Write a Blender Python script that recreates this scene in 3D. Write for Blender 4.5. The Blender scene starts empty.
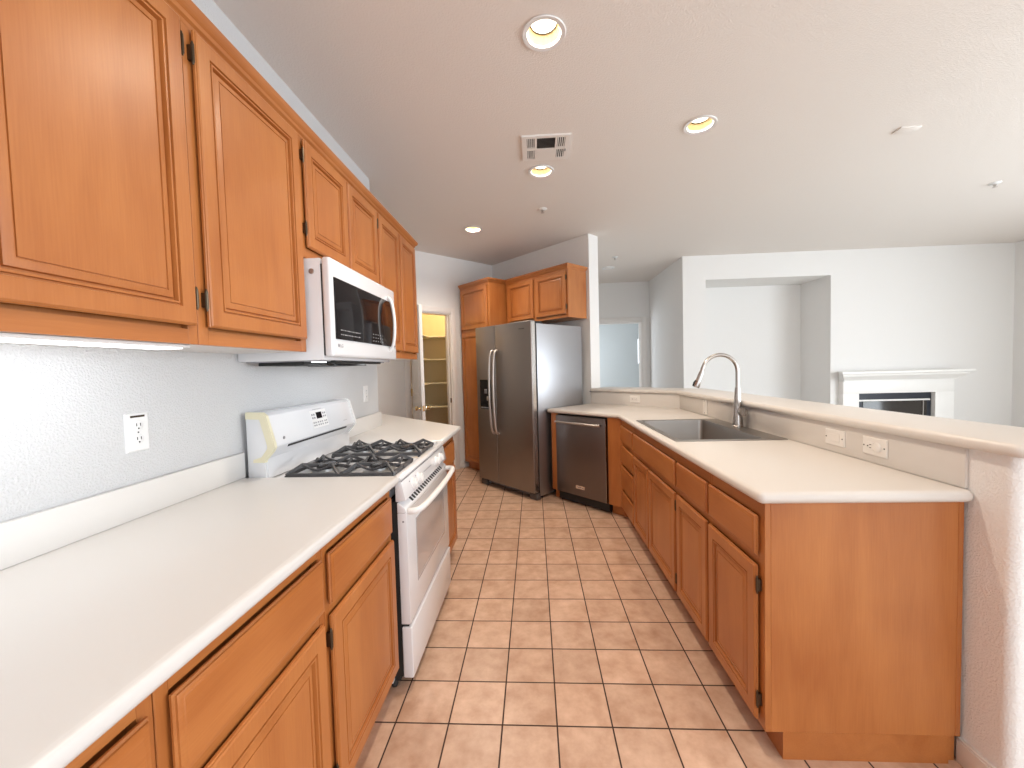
import bpy, bmesh, math, random
from mathutils import Vector, Matrix
random.seed(7)
S = bpy.context.scene
COL = S.collection
PI = math.pi

# ------------------------------------------------------------------ camera
YAW, PITCH, ROLL, FPX, EYE = -0.055454, -0.040094, -0.027210, 398.81, 1.3379
def cam_axes():
    cy, sy = math.cos(YAW), math.sin(YAW); cp, sp = math.cos(PITCH), math.sin(PITCH)
    r = Vector((cy, -sy, 0)); f = Vector((sy*cp, cy*cp, sp)); u = r.cross(f)
    cr, sr = math.cos(ROLL), math.sin(ROLL)
    return r*cr + u*sr, u*cr - r*sr, f
_r, _u, _f = cam_axes()
cam = bpy.data.cameras.new('camera'); co = bpy.data.objects.new('camera', cam); COL.objects.link(co)
M = Matrix(((_r.x, _u.x, -_f.x, 0), (_r.y, _u.y, -_f.y, 0), (_r.z, _u.z, -_f.z, EYE), (0, 0, 0, 1)))
co.matrix_world = M
cam.sensor_width = 36; cam.lens = 36*FPX/1024; cam.clip_start = 0.02
S.camera = co

# ------------------------------------------------------------------ world, light, exposure
S.view_settings.view_transform = 'Standard'; S.view_settings.look = 'None'
S.view_settings.gamma = 1; S.view_settings.use_curve_mapping = False
S.view_settings.exposure = 0.03
w = bpy.data.worlds.new('world'); S.world = w; w.use_nodes = True
bg = w.node_tree.nodes['Background']; bg.inputs[0].default_value = (0.80, 0.90, 1.0, 1); bg.inputs[1].default_value = 3.0
S.cycles.max_bounces = 10; S.cycles.diffuse_bounces = 6; S.cycles.glossy_bounces = 4
S.cycles.sample_clamp_indirect = 6; S.cycles.caustics_reflective = False; S.cycles.caustics_refractive = False

def area(name, loc, direction, sx, sy, power, color, spread=PI):
    l = bpy.data.lights.new(name, 'AREA'); l.shape = 'RECTANGLE'; l.size = sx; l.size_y = sy
    l.energy = power; l.color = color; l.spread = spread
    o = bpy.data.objects.new(name, l); COL.objects.link(o); o.location = loc
    o.rotation_euler = Vector(direction).to_track_quat('-Z', 'Y').to_euler(); return o
# daylight entering through the windows of the living and dining room
area('daylight_rear', (1.6, -2.36, 1.45), (0, 1, 0), 3.6, 2.1, 24, (1.0, 0.98, 0.955))
area('daylight_living', (6.28, 0.5, 1.30), (-1, 0.12, -0.12), 4.4, 2.0, 218, (0.87, 0.945, 1.0))
area('bedroom_fill', (0.42, 8.15, 1.4), (1, 0, 0), 0.9, 1.2, 24, (0.85, 0.93, 1.0))  # added fill lamp brightening the bedroom, no window behind it

# ------------------------------------------------------------------ materials
def new_mat(name):
    m = bpy.data.materials.new(name); m.use_nodes = True
    return m, m.node_tree, m.node_tree.nodes['Principled BSDF']
def N(t, typ, **kw):
    n = t.nodes.new(typ)
    for k, v in kw.items(): setattr(n, k, v)
    return n
def simple(name, col, rough=0.5, metal=0.0, bump=0.0, bscale=200, coat=0.0, emit=None, estr=0, var=0.03):
    m, t, b = new_mat(name)
    b.inputs['Roughness'].default_value = rough; b.inputs['Metallic'].default_value = metal
    b.inputs['Coat Weight'].default_value = coat
    tc = N(t, 'ShaderNodeTexCoord'); nz = N(t, 'ShaderNodeTexNoise'); nz.inputs['Scale'].default_value = 6
    nz.inputs['Detail'].default_value = 3
    t.links.new(tc.outputs['Object'], nz.inputs['Vector'])
    rp = N(t, 'ShaderNodeMix', data_type='RGBA')
    rp.inputs[6].default_value = (*[c*(1-var) for c in col], 1); rp.inputs[7].default_value = (*[min(1, c*(1+var)) for c in col], 1)
    t.links.new(nz.outputs['Fac'], rp.inputs[0]); t.links.new(rp.outputs[2], b.inputs['Base Color'])
    if bump:
        n2 = N(t, 'ShaderNodeTexNoise'); n2.inputs['Scale'].default_value = bscale; n2.inputs['Detail'].default_value = 2
        t.links.new(tc.outputs['Object'], n2.inputs['Vector'])
        bp = N(t, 'ShaderNodeBump'); bp.inputs['Strength'].default_value = bump; bp.inputs['Distance'].default_value = 0.002
        t.links.new(n2.outputs['Fac'], bp.inputs['Height']); t.links.new(bp.outputs['Normal'], b.inputs['Normal'])
    if emit:
        b.inputs['Emission Color'].default_value = (*emit, 1); b.inputs['Emission Strength'].default_value = estr
    return m
def wood(name, c1, c2, axis='z', rough=0.38):
    m, t, b = new_mat(name)
    tc = N(t, 'ShaderNodeTexCoord'); oi = N(t, 'ShaderNodeObjectInfo')
    cx = N(t, 'ShaderNodeCombineXYZ'); mul = N(t, 'ShaderNodeMath', operation='MULTIPLY'); mul.inputs[1].default_value = 37
    t.links.new(oi.outputs['Random'], mul.inputs[0])
    for i in range(3): t.links.new(mul.outputs[0], cx.inputs[i])
    ad = N(t, 'ShaderNodeVectorMath', operation='ADD'); t.links.new(tc.outputs['Object'], ad.inputs[0]); t.links.new(cx.outputs[0], ad.inputs[1])
    mp = N(t, 'ShaderNodeMapping'); mp.inputs['Scale'].default_value = (9, 9, 1.3) if axis == 'z' else (1.3, 9, 9)
    t.links.new(ad.outputs[0], mp.inputs['Vector'])
    n1 = N(t, 'ShaderNodeTexNoise'); n1.inputs['Scale'].default_value = 1.0; n1.inputs['Detail'].default_value = 5; n1.inputs['Distortion'].default_value = 0.8
    t.links.new(mp.outputs[0], n1.inputs['Vector'])
    mp2 = N(t, 'ShaderNodeMapping'); mp2.inputs['Scale'].default_value = (260, 260, 9) if axis == 'z' else (9, 260, 260)
    t.links.new(ad.outputs[0], mp2.inputs['Vector'])
    n2 = N(t, 'ShaderNodeTexNoise'); n2.inputs['Scale'].default_value = 1.0; n2.inputs['Detail'].default_value = 2
    t.links.new(mp2.outputs[0], n2.inputs['Vector'])
    n3 = N(t, 'ShaderNodeTexNoise'); n3.inputs['Scale'].default_value = 3.0; n3.inputs['Detail'].default_value = 2
    t.links.new(ad.outputs[0], n3.inputs['Vector'])
    a1 = N(t, 'ShaderNodeMath', operation='MULTIPLY_ADD'); a1.inputs[1].default_value = 0.35
    t.links.new(n2.outputs['Fac'], a1.inputs[0]); t.links.new(n1.outputs['Fac'], a1.inputs[2])
    a2 = N(t, 'ShaderNodeMath', operation='MULTIPLY_ADD'); a2.inputs[1].default_value = 0.8
    t.links.new(n3.outputs['Fac'], a2.inputs[0]); t.links.new(a1.outputs[0], a2.inputs[2])
    mr = N(t, 'ShaderNodeMapRange'); mr.inputs['From Min'].default_value = 0.75; mr.inputs['From Max'].default_value = 1.4
    t.links.new(a2.outputs[0], mr.inputs['Value'])
    mx = N(t, 'ShaderNodeMix', data_type='RGBA'); mx.inputs[6].default_value = (*c1, 1); mx.inputs[7].default_value = (*c2, 1)
    t.links.new(mr.outputs[0], mx.inputs[0]); t.links.new(mx.outputs[2], b.inputs['Base Color'])
    b.inputs['Roughness'].default_value = rough; b.inputs['Coat Weight'].default_value = 0.2; b.inputs['Coat Roughness'].default_value = 0.3
    bp = N(t, 'ShaderNodeBump'); bp.inputs['Strength'].default_value = 0.12; bp.inputs['Distance'].default_value = 0.001
    t.links.new(n2.outputs['Fac'], bp.inputs['Height']); t.links.new(bp.outputs['Normal'], b.inputs['Normal'])
    return m
def plaster(name, col, scale=130, strength=0.35, rough=0.75):
    m, t, b = new_mat(name)
    tc = N(t, 'ShaderNodeTexCoord'); n = N(t, 'ShaderNodeTexNoise'); n.inputs['Scale'].default_value = scale; n.inputs['Detail'].default_value = 3
    t.links.new(tc.outputs['Object'], n.inputs['Vector'])
    cr = N(t, 'ShaderNodeValToRGB'); cr.color_ramp.elements[0].position = 0.42; cr.color_ramp.elements[1].position = 0.62
    t.links.new(n.outputs['Fac'], cr.inputs[0])
    bp = N(t, 'ShaderNodeBump'); bp.inputs['Strength'].default_value = strength; bp.inputs['Distance'].default_value = 0.004
    t.links.new(cr.outputs[0], bp.inputs['Height']); t.links.new(bp.outputs['Normal'], b.inputs['Normal'])
    b.inputs['Base Color'].default_value = (*col, 1); b.inputs['Roughness'].default_value = rough
    return m
def tiles():
    m, t, b = new_mat('floor_tile'); T = 0.2045
    tc = N(t, 'ShaderNodeTexCoord'); sp = N(t, 'ShaderNodeSeparateXYZ'); t.links.new(tc.outputs['Object'], sp.inputs[0])
    ds = []; cells = []
    for k, off in ((0, -0.5593), (1, 1.4392)):
        a = N(t, 'ShaderNodeMath', operation='SUBTRACT'); a.inputs[1].default_value = off - 20*T; t.links.new(sp.outputs[k], a.inputs[0])
        d = N(t, 'ShaderNodeMath', operation='DIVIDE'); d.inputs[1].default_value = T; t.links.new(a.outputs[0], d.inputs[0])
        fl = N(t, 'ShaderNodeMath', operation='FLOOR'); t.links.new(d.outputs[0], fl.inputs[0]); cells.append(fl)
        fr = N(t, 'ShaderNodeMath', operation='FRACT'); t.links.new(d.outputs[0], fr.inputs[0])
        s = N(t, 'ShaderNodeMath', operation='SUBTRACT'); s.inputs[1].default_value = 0.5; t.links.new(fr.outputs[0], s.inputs[0])
        ab = N(t, 'ShaderNodeMath', operation='ABSOLUTE'); t.links.new(s.outputs[0], ab.inputs[0]); ds.append(ab)
    mx = N(t, 'ShaderNodeMath', operation='MAXIMUM'); t.links.new(ds[0].outputs[0], mx.inputs[0]); t.links.new(ds[1].outputs[0], mx.inputs[1])
    mr = N(t, 'ShaderNodeMapRange'); mr.inputs['From Min'].default_value = 0.4835; mr.inputs['From Max'].default_value = 0.488
    t.links.new(mx.outputs[0], mr.inputs['Value'])
    cv = N(t, 'ShaderNodeCombineXYZ'); t.links.new(cells[0].outputs[0], cv.inputs[0]); t.links.new(cells[1].outputs[0], cv.inputs[1])
    wn = N(t, 'ShaderNodeTexWhiteNoise'); t.links.new(cv.outputs[0], wn.inputs[0])
    sc = N(t, 'ShaderNodeVectorMath', operation='SCALE'); sc.inputs['Scale'].default_value = 5.0; t.links.new(wn.outputs['Color'], sc.inputs[0])
    ad = N(t, 'ShaderNodeVectorMath', operation='ADD'); t.links.new(tc.outputs['Object'], ad.inputs[0]); t.links.new(sc.outputs[0], ad.inputs[1])
    nz = N(t, 'ShaderNodeTexNoise'); nz.inputs['Scale'].default_value = 11; nz.inputs['Detail'].default_value = 6; nz.inputs['Roughness'].default_value = 0.6
    t.links.new(ad.outputs[0], nz.inputs['Vector'])
    cr = N(t, 'ShaderNodeValToRGB'); e = cr.color_ramp.elements
    e[0].position = 0.30; e[0].color = (0.44, 0.262, 0.170, 1); e[1].position = 0.72; e[1].color = (0.66, 0.455, 0.335, 1)
    t.links.new(nz.outputs['Fac'], cr.inputs[0])
    hv = N(t, 'ShaderNodeHueSaturation'); t.links.new(cr.outputs[0], hv.inputs['Color'])
    vr = N(t, 'ShaderNodeMapRange'); vr.inputs['To Min'].default_value = 0.92; vr.inputs['To Max'].default_value = 1.06
    t.links.new(wn.outputs['Value'], vr.inputs['Value']); t.links.new(vr.outputs[0], hv.inputs['Value'])
    mc = N(t, 'ShaderNodeMix', data_type='RGBA'); mc.inputs[7].default_value = (0.045, 0.022, 0.014, 1)
    t.links.new(mr.outputs[0], mc.inputs[0]); t.links.new(hv.outputs[0], mc.inputs[6]); t.links.new(mc.outputs[2], b.inputs['Base Color'])
    rr = N(t, 'ShaderNodeMapRange'); rr.inputs['To Min'].default_value = 0.33; rr.inputs['To Max'].default_value = 0.85
    t.links.new(mr.outputs[0], rr.inputs['Value']); t.links.new(rr.outputs[0], b.inputs['Roughness'])
    iv = N(t, 'ShaderNodeMath', operation='SUBTRACT'); iv.inputs[0].default_value = 1; t.links.new(mr.outputs[0], iv.inputs[1])
    bp = N(t, 'ShaderNodeBump'); bp.inputs['Strength'].default_value = 0.6; bp.inputs['Distance'].default_value = 0.002
    t.links.new(iv.outputs[0], bp.inputs['Height']); t.links.new(bp.outputs['Normal'], b.inputs['Normal'])
    return m
def brushed(name, col, rough, axis='z', bump=0.0):
    m, t, b = new_mat(name)
    tc = N(t, 'ShaderNodeTexCoord'); mp = N(t, 'ShaderNodeMapping')
    mp.inputs['Scale'].default_value = (400, 400, 3) if axis == 'z' else (3, 400, 400)
    t.links.new(tc.outputs['Object'], mp.inputs['Vector']); n = N(t, 'ShaderNodeTexNoise'); n.inputs['Scale'].default_value = 1
    t.links.new(mp.outputs[0], n.inputs['Vector'])
    mr = N(t, 'ShaderNodeMapRange'); mr.inputs['To Min'].default_value = rough*0.85; mr.inputs['To Max'].default_value = rough*1.2
    t.links.new(n.outputs['Fac'], mr.inputs['Value']); t.links.new(mr.outputs[0], b.inputs['Roughness'])
    b.inputs['Base Color'].default_value = (*col, 1); b.inputs['Metallic'].default_value = 1
    if bump:
        v = N(t, 'ShaderNodeTexVoronoi'); v.inputs['Scale'].default_value = 170; t.links.new(tc.outputs['Object'], v.inputs['Vector'])
        bp = N(t, 'ShaderNodeBump'); bp.inputs['Strength'].default_value = bump; bp.inputs['Distance'].default_value = 0.001
        t.links.new(v.outputs['Distance'], bp.inputs['Height']); t.links.new(bp.outputs['Normal'], b.inputs['Normal'])
    return m

W1, W2 = (0.33, 0.098, 0.020), (0.470, 0.176, 0.047)
m_wood = wood('maple_vertical', W1, W2, 'z'); m_woodh = wood('maple_horizontal', W1, W2, 'x')
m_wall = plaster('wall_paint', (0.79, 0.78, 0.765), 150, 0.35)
m_wall_l = plaster('wall_paint_darkened', (0.59, 0.59, 0.595), 170, 0.4)  # same wall paint, darkened to offset the strong light on the left wall
m_ceil = plaster('ceiling_paint', (0.76, 0.712, 0.672), 120, 0.22)
m_trim = simple('trim_paint', (0.78, 0.75, 0.72), 0.4)
m_whitetrim = simple('mantel_paint', (0.86, 0.85, 0.83), 0.4)
m_tile = tiles()
m_carpet = simple('carpet', (0.55, 0.50, 0.44), 0.95, bump=0.8, bscale=300)
m_counter = simple('countertop_laminate', (0.65, 0.612, 0.57), 0.32, var=0.01)
m_counter_l = simple('countertop_white', (0.62, 0.61, 0.60), 0.32, var=0.01)
m_white = simple('white_enamel', (0.70, 0.71, 0.735), 0.22, coat=0.4, var=0.01)
m_whitepl = simple('white_plastic', (0.76, 0.755, 0.75), 0.4, var=0.01)
m_cream = simple('yellowed_plastic', (0.72, 0.68, 0.50), 0.4, var=0.01)
m_plate = simple('outlet_plastic', (0.78, 0.75, 0.71), 0.4, var=0.01)
m_black = simple('black_gloss', (0.010, 0.008, 0.009), 0.06); m_black.node_tree.nodes['Principled BSDF'].inputs['IOR'].default_value = 1.3
m_ovenglass = simple('oven_window_glass', (0.42, 0.41, 0.42), 0.07, coat=0.8)
m_dark = simple('black_matte', (0.012, 0.012, 0.012), 0.6)
m_iron = simple('cast_iron', (0.055, 0.055, 0.06), 0.38, bump=0.2, bscale=400)
m_burner = simple('burner_cap', (0.03, 0.03, 0.032), 0.25)
m_alum = simple('burner_aluminium', (0.55, 0.55, 0.55), 0.35, metal=0.9)
m_bronze = simple('hinge_bronze', (0.10, 0.075, 0.05), 0.35, metal=0.9)
m_brass = simple('brass', (0.75, 0.58, 0.30), 0.2, metal=1.0)
m_fridge = brushed('dark_stainless', (0.29, 0.262, 0.245), 0.40, 'z')
m_dw = brushed('dishwasher_steel', (0.20, 0.172, 0.163), 0.44, 'z')
m_fside = brushed('textured_grey_steel', (0.47, 0.475, 0.50), 0.40, 'z', bump=0.5)
m_steel = brushed('brushed_steel', (0.58, 0.54, 0.51), 0.36, 'x')
m_bright = brushed('bright_steel', (0.80, 0.78, 0.76), 0.2, 'z')
m_sink = brushed('sink_steel', (0.36, 0.335, 0.31), 0.38, 'x')
m_nickel = brushed('brushed_nickel', (0.45, 0.42, 0.395), 0.26, 'z')
m_grey = simple('grey_print', (0.25, 0.25, 0.27), 0.5)
m_ventback = simple('vent_duct', (0.05, 0.045, 0.042), 0.7); m_ventslat = simple('vent_slat', (0.22, 0.18, 0.155), 0.6)
m_marks = simple('faint_print', (0.30, 0.30, 0.31), 0.5)
m_fcov = simple('dark_plastic', (0.09, 0.08, 0.075), 0.5)
m_lens = simple('lamp_lens', (1, 1, 1), 0.5, emit=(1.0, 0.93, 0.78), estr=6)
m_cone = simple('lamp_cone', (0.030, 0.022, 0.0115), 0.9); m_cone.node_tree.nodes['Principled BSDF'].inputs['Specular IOR Level'].default_value = 0.0
m_led = simple('led_diffuser', (1, 1, 1), 0.5, emit=(0.95, 0.98, 1.0), estr=2.5)
m_shelf = simple('pantry_shelf_paint', (0.72, 0.66, 0.52), 0.5)
m_pantry = plaster('pantry_paint', (0.62, 0.52, 0.33), 110, 0.2)
m_bluewall = plaster('bedroom_paint', (0.62, 0.655, 0.665), 110, 0.1)
m_smoke = simple('firebox_black', (0.02, 0.024, 0.035), 0.3)
m_fireglass = simple('firebox_glass', (0.035, 0.03, 0.026), 0.15)

# ------------------------------------------------------------------ mesh helpers
class MB:
    def __init__(s): s.v = []; s.f = []; s.m = []; s.mi = 0
    def add(s, vs, fs):
        o = len(s.v); s.v += [tuple(v) for v in vs]; s.f += [[i+o for i in f] for f in fs]; s.m += [s.mi]*len(fs); return s
    def box(s, x0, x1, y0, y1, z0, z1):
        x0, x1 = min(x0, x1), max(x0, x1); y0, y1 = min(y0, y1), max(y0, y1); z0, z1 = min(z0, z1), max(z0, z1)
        vs = [(x0,y0,z0),(x1,y0,z0),(x1,y1,z0),(x0,y1,z0),(x0,y0,z1),(x1,y0,z1),(x1,y1,z1),(x0,y1,z1)]
        return s.add(vs, [(0,3,2,1),(4,5,6,7),(0,1,5,4),(1,2,6,5),(2,3,7,6),(3,0,4,7)])
    def prism(s, poly, a0, a1, axis='z'):
        n = len(poly)
        def P(p, a): return (p[0], p[1], a) if axis == 'z' else ((a, p[0], p[1]) if axis == 'x' else (p[0], a, p[1]))
        vs = [P(p, a0) for p in poly] + [P(p, a1) for p in poly]
        fs = [list(range(n)), list(range(n, 2*n))] + [(i, (i+1) % n, n+(i+1) % n, n+i) for i in range(n)]
        return s.add(vs, fs)
    def tube(s, path, r, seg=12, cap=True):
        path = [Vector(p) for p in path]; rs = r if isinstance(r, (list, tuple)) else [r]*len(path)
        rings = []; up = None
        for i, p in enumerate(path):
            d = (path[min(i+1, len(path)-1)] - path[max(i-1, 0)]).normalized()
            if up is None:
                up = Vector((0, 0, 1)) if abs(d.z) < 0.9 else Vector((0, 1, 0))
            a = d.cross(up).normalized(); up = a.cross(d).normalized()
            rings.append([p + (a*math.cos(2*PI*k/seg) + up*math.sin(2*PI*k/seg))*rs[i] for k in range(seg)])
        vs = [v for R in rings for v in R]; fs = []
        for i in range(len(rings)-1):
            for k in range(seg): fs.append((i*seg+k, i*seg+(k+1) % seg, (i+1)*seg+(k+1) % seg, (i+1)*seg+k))
        if cap: fs += [list(range(seg)), list(range((len(rings)-1)*seg, len(rings)*seg))]
        return s.add(vs, fs)
    def lathe(s, prof, c=(0, 0, 0), axis='z', seg=28, cap=True):
        vs = []; c = Vector(c)
        for r, h in prof:
            for k in range(seg):
                a = 2*PI*k/seg; x, y = r*math.cos(a), r*math.sin(a)
                v = {'z': (x, y, h), 'y': (x, h, y), 'x': (h, x, y)}[axis]; vs.append(c+Vector(v))
        fs = [(i*seg+k, i*seg+(k+1) % seg, (i+1)*seg+(k+1) % seg, (i+1)*seg+k) for i in range(len(prof)-1) for k in range(seg)]
        if cap: fs += [list(range(seg)), list(range((len(prof)-1)*seg, len(prof)*seg))]
        return s.add(vs, fs)
    def rings(s, x0, x1, z0, z1, prof, y=0.0):
        """nested rectangle rings in the x-z plane: prof = (inset, protrusion towards -y)"""
        vs = []
        for d, h in prof:
            vs += [(x0+d, y-h, z0+d), (x1-d, y-h, z0+d), (x1-d, y-h, z1-d), (x0+d, y-h, z1-d)]
        fs = [(i*4+k, i*4+(k+1) % 4, (i+1)*4+(k+1) % 4, (i+1)*4+k) for i in range(len(prof)-1) for k in range(4)]
        n = len(prof); fs += [(0, 1, 2, 3), tuple((n-1)*4+k for k in range(4))]
        return s.add(vs, fs)
    def build(s, name, mat, parent=None, bevel=0.0, bseg=2, smooth=True):
        me = bpy.data.meshes.new(name); bm = bmesh.new()
        vs = [bm.verts.new(v) for v in s.v]
        for f, mi in zip(s.f, s.m):
            try: fc = bm.faces.new([vs[i] for i in f]); fc.material_index = mi
            except ValueError: pass
        bmesh.ops.recalc_face_normals(bm, faces=bm.faces)
        if bevel:
            es = [e for e in bm.edges if len(e.link_faces) == 2 and e.calc_face_angle(0) > 0.5]
            bmesh.ops.bevel(bm, geom=es, offset=bevel, segments=bseg, affect='EDGES', profile=0.5, clamp_overlap=True)
        bm.to_mesh(me); bm.free()
        for mm in (mat if isinstance(mat, (list, tuple)) else [mat]): me.materials.append(mm)
        if smooth:
            me.shade_smooth(); me.set_sharp_from_angle(angle=math.radians(32))
        o = bpy.data.objects.new(name, me); COL.objects.link(o)
        if parent: o.parent = parent
        return o
def bx(name, mat, parent, x0, x1, y0, y1, z0, z1, bevel=0.0, bseg=2):
    return MB().box(x0, x1, y0, y1, z0, z1).build(name, mat, parent, bevel, bseg)
def thing(name, label, cat, loc=(0, 0, 0), rz=0, group=None):
    o = bpy.data.objects.new(name, None); COL.objects.link(o); o.empty_display_size = 0.1
    o.location = loc; o.rotation_euler = (0, 0, math.radians(rz)); o['label'] = label; o['category'] = cat
    if group: o['group'] = group
    return o
def tag(o, label, cat, group=None):
    o['label'] = label; o['category'] = cat
    if group: o['group'] = group
    return o
def struct(o): o['kind'] = 'structure'; return o
def offset_poly(poly, d):
    """offset a closed polygon (CCW) inwards by d"""
    n = len(poly); out = []
    for i in range(n):
        p0, p1, p2 = Vector(poly[i-1]), Vector(poly[i]), Vector(poly[(i+1) % n])
        a = (p1-p0).normalized(); b = (p2-p1).normalized()
        na, nb = Vector((-a.y, a.x)), Vector((-b.y, b.x)); k = (na+nb)
        k = k/(k.dot(na)) if k.length > 1e-6 else na
        out.append(tuple(p1 + k*d))
    return out
def slab(name, outer, z0, z1, mat, holes=(), r=0.0, parent=None, seg=5):
    """horizontal slab with a rounded outer edge and open holes (outer CCW)"""
    bm = bmesh.new(); rings = []
    if r > 0:
        for k in range(seg+1):
            a = PI/2*k/seg; rings.append((r*(1-math.sin(a)), z0 + r*(1-math.cos(a))))
        for k in range(1, seg+1):
            a = PI/2*k/seg; rings.append((r*(1-math.cos(a)), z1 - r + r*math.sin(a)))
    else: rings = [(0, z0), (0, z1)]
    loops = []
    for d, z in rings:
        pl = offset_poly(outer, d) if d > 1e-7 else outer
        loops.append([bm.verts.new((p[0], p[1], z)) for p in pl])
    n = len(outer)
    for i in range(len(loops)-1):
        for k in range(n): bm.faces.new((loops[i][k], loops[i][(k+1) % n], loops[i+1][(k+1) % n], loops[i+1][k]))
    hl = []
    for h in holes:
        lo = [bm.verts.new((p[0], p[1], z0)) for p in h]; hi = [bm.verts.new((p[0], p[1], z1)) for p in h]; m_ = len(h)
        for k in range(m_): bm.faces.new((lo[k], lo[(k+1) % m_], hi[(k+1) % m_], hi[k]))
        hl.append((lo, hi))
    def edges(l): 
        out = []
        for k in range(len(l)):
            e = bm.edges.get((l[k], l[(k+1) % len(l)])) or bm.edges.new((l[k], l[(k+1) % len(l)])); out.append(e)
        return out
    for idx, base in ((0, loops[0]), (1, loops[-1])):
        es = edges(base)
        for h in hl: es += edges(h[idx])
        bmesh.ops.triangle_fill(bm, use_beauty=True, use_dissolve=False, edges=es)
    bmesh.ops.recalc_face_normals(bm, faces=bm.faces)
    me = bpy.data.meshes.new(name); bm.to_mesh(me); bm.free(); me.materials.append(mat)
    me.shade_smooth(); me.set_sharp_from_angle(angle=math.radians(40))
    o = bpy.data.objects.new(name, me); COL.objects.link(o)
    if parent: o.parent = parent
    return o
def circ(x, y, r, n=32): return [(x+r*math.cos(2*PI*k/n), y+r*math.sin(2*PI*k/n)) for k in range(n)]
def round_corners(poly, rad, seg=5):
    out = []; n = len(poly)
    for i in range(n):
        r = rad[i] if isinstance(rad, (list, tuple)) else rad
        p0, p1, p2 = Vector(poly[i-1]), Vector(poly[i]), Vector(poly[(i+1) % n])
        if r <= 0: out.append(tuple(p1)); continue
        a = (p0-p1).normalized(); b = (p2-p1).normalized(); ang = a.angle(b); t = r/math.tan(ang/2)
        c = p1 + (a+b).normalized()*(r/math.sin(ang/2)); s0 = p1+a*t-c; s1 = p1+b*t-c
        tot = s0.angle_signed(s1) if False else math.atan2(s0.x*s1.y-s0.y*s1.x, s0.dot(s1))
        for k in range(seg+1):
            th = tot*k/seg; out.append((c.x+s0.x*math.cos(th)-s0.y*math.sin(th), c.y+s0.x*math.sin(th)+s0.y*math.cos(th)))
    return out
Q = math.sqrt(0.5)
def P45(dA, dB): return ((dA-dB)*Q, (dA+dB)*Q)
ZC = 2.815          # ceiling height
XL, XW = -1.225, 1.375   # left wall face, half-wall face
SUM_A = 5.204       # kitchen back wall lies on x+y = SUM_A
DA = SUM_A*Q
DIFF_B = 6.322      # pantry wall lies on y-x = DIFF_B
DBW = DIFF_B*Q
YL = 5.70           # living room wall

# ------------------------------------------------------------------ room shell
struct(bx('floor', m_tile, None, -2.6, 1.62, -2.6, 9.0, -0.1, 0.0))
struct(bx('floor', m_carpet, None, 1.62, 6.6, -2.6, 9.0, -0.1, -0.002))
cans = [(0.082, 1.833), (1.067, 2.598), (0.092, 3.077), (-0.603, 4.247), (0.08, 0.50), (0.08, -0.85), (1.6, -0.6)]  # last three are out of view, added for warm overhead light
c_ = slab('ceiling', [(-2.6, -2.6), (6.6, -2.6), (6.6, 8.9), (-2.6, 8.9)], ZC, ZC+0.10, m_ceil, holes=[circ(x, y, 0.078) for x, y in cans])
struct(c_)
struct(bx('ceiling', m_dark, None, -2.6, 6.6, -2.6, 8.9, ZC+0.16, ZC+0.2))  # unseen dark sheet added above the ceiling to seal out light
# left wall with its 45 degree end
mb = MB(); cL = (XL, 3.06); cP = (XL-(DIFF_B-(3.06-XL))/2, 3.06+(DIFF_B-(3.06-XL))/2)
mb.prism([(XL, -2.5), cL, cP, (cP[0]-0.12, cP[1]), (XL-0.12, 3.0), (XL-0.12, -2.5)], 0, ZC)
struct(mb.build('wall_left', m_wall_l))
# pantry wall, with door opening: runs along B at dB = DBW
def wallB(u0, u1, z0, z1, t=0.11):
    a = P45(u0, DBW); b = P45(u1, DBW); c = P45(u1, DBW+t); d = P45(u0, DBW+t); return [a, b, c, d], z0, z1
mb = MB(); uL = (cP[0]+cP[1])*Q; OP0, OP1, OPT = 2.325, 2.940, 2.075
for u0, u1, z0, z1 in ((uL-0.1, OP0, 0, ZC), (OP1, DA, 0, ZC), (OP0, OP1, OPT, ZC)): mb.prism(*wallB(u0, u1, z0, z1))
struct(mb.build('wall_pantry', m_wall))
# kitchen back wall (A) : from pantry corner to the free end beside the pass-through
END_B = 2.766
mb = MB(); mb.prism([P45(DA, DBW), P45(DA+0.17, DBW), P45(DA+0.17, END_B), P45(DA, END_B)], 0, ZC)
struct(mb.build('wall_back', m_wall))
# half walls under the bar
mb = MB(); HWZ = 1.045
near = 1.21
p = [(XW, near), (XW+0.17, near), (XW+0.17, SUM_A+0.24-XW-0.17), P45(DA+0.17, END_B), P45(DA, END_B), (XW, SUM_A-XW)]
mb.prism(round_corners(p, [0.025, 0.025, 0, 0, 0, 0]), 0, HWZ)
struct(mb.build('wall_peninsula', m_wall))
# living room wall with the niche
NX0, NX1, NZ0, NZ1, ND = 2.40, 4.06, 0.5, 2.48, 0.61
mb = MB(); x0 = 2.09
mb.box(x0, NX0, YL, YL+0.75, 0, ZC); mb.box(NX1, 6.55, YL, YL+0.75, 0, ZC); mb.box(NX0, NX1, YL, YL+0.75, NZ1, ZC)
mb.box(NX0, NX1, YL, YL+0.75, 0, NZ0); mb.box(NX0, NX1, YL+ND, YL+0.75, NZ0, NZ1)
struct(mb.build('wall_living', m_wall))
struct(bx('wall_hall_right', m_wall, None, 2.09, 2.25, YL+0.75, 7.42, 0, ZC))
struct(bx('wall_hall_left', m_wall, None, 0.60, 0.74, 4.82, 7.3, 0, ZC))
mb = MB(); mb.box(0.6, 1.08, 7.3, 7.42, 0, ZC); mb.box(1.94, 2.25, 7.3, 7.42, 0, ZC); mb.box(1.08, 1.94, 7.3, 7.42, 2.10, ZC)
struct(mb.build('wall_hall_end', m_wall))
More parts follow.
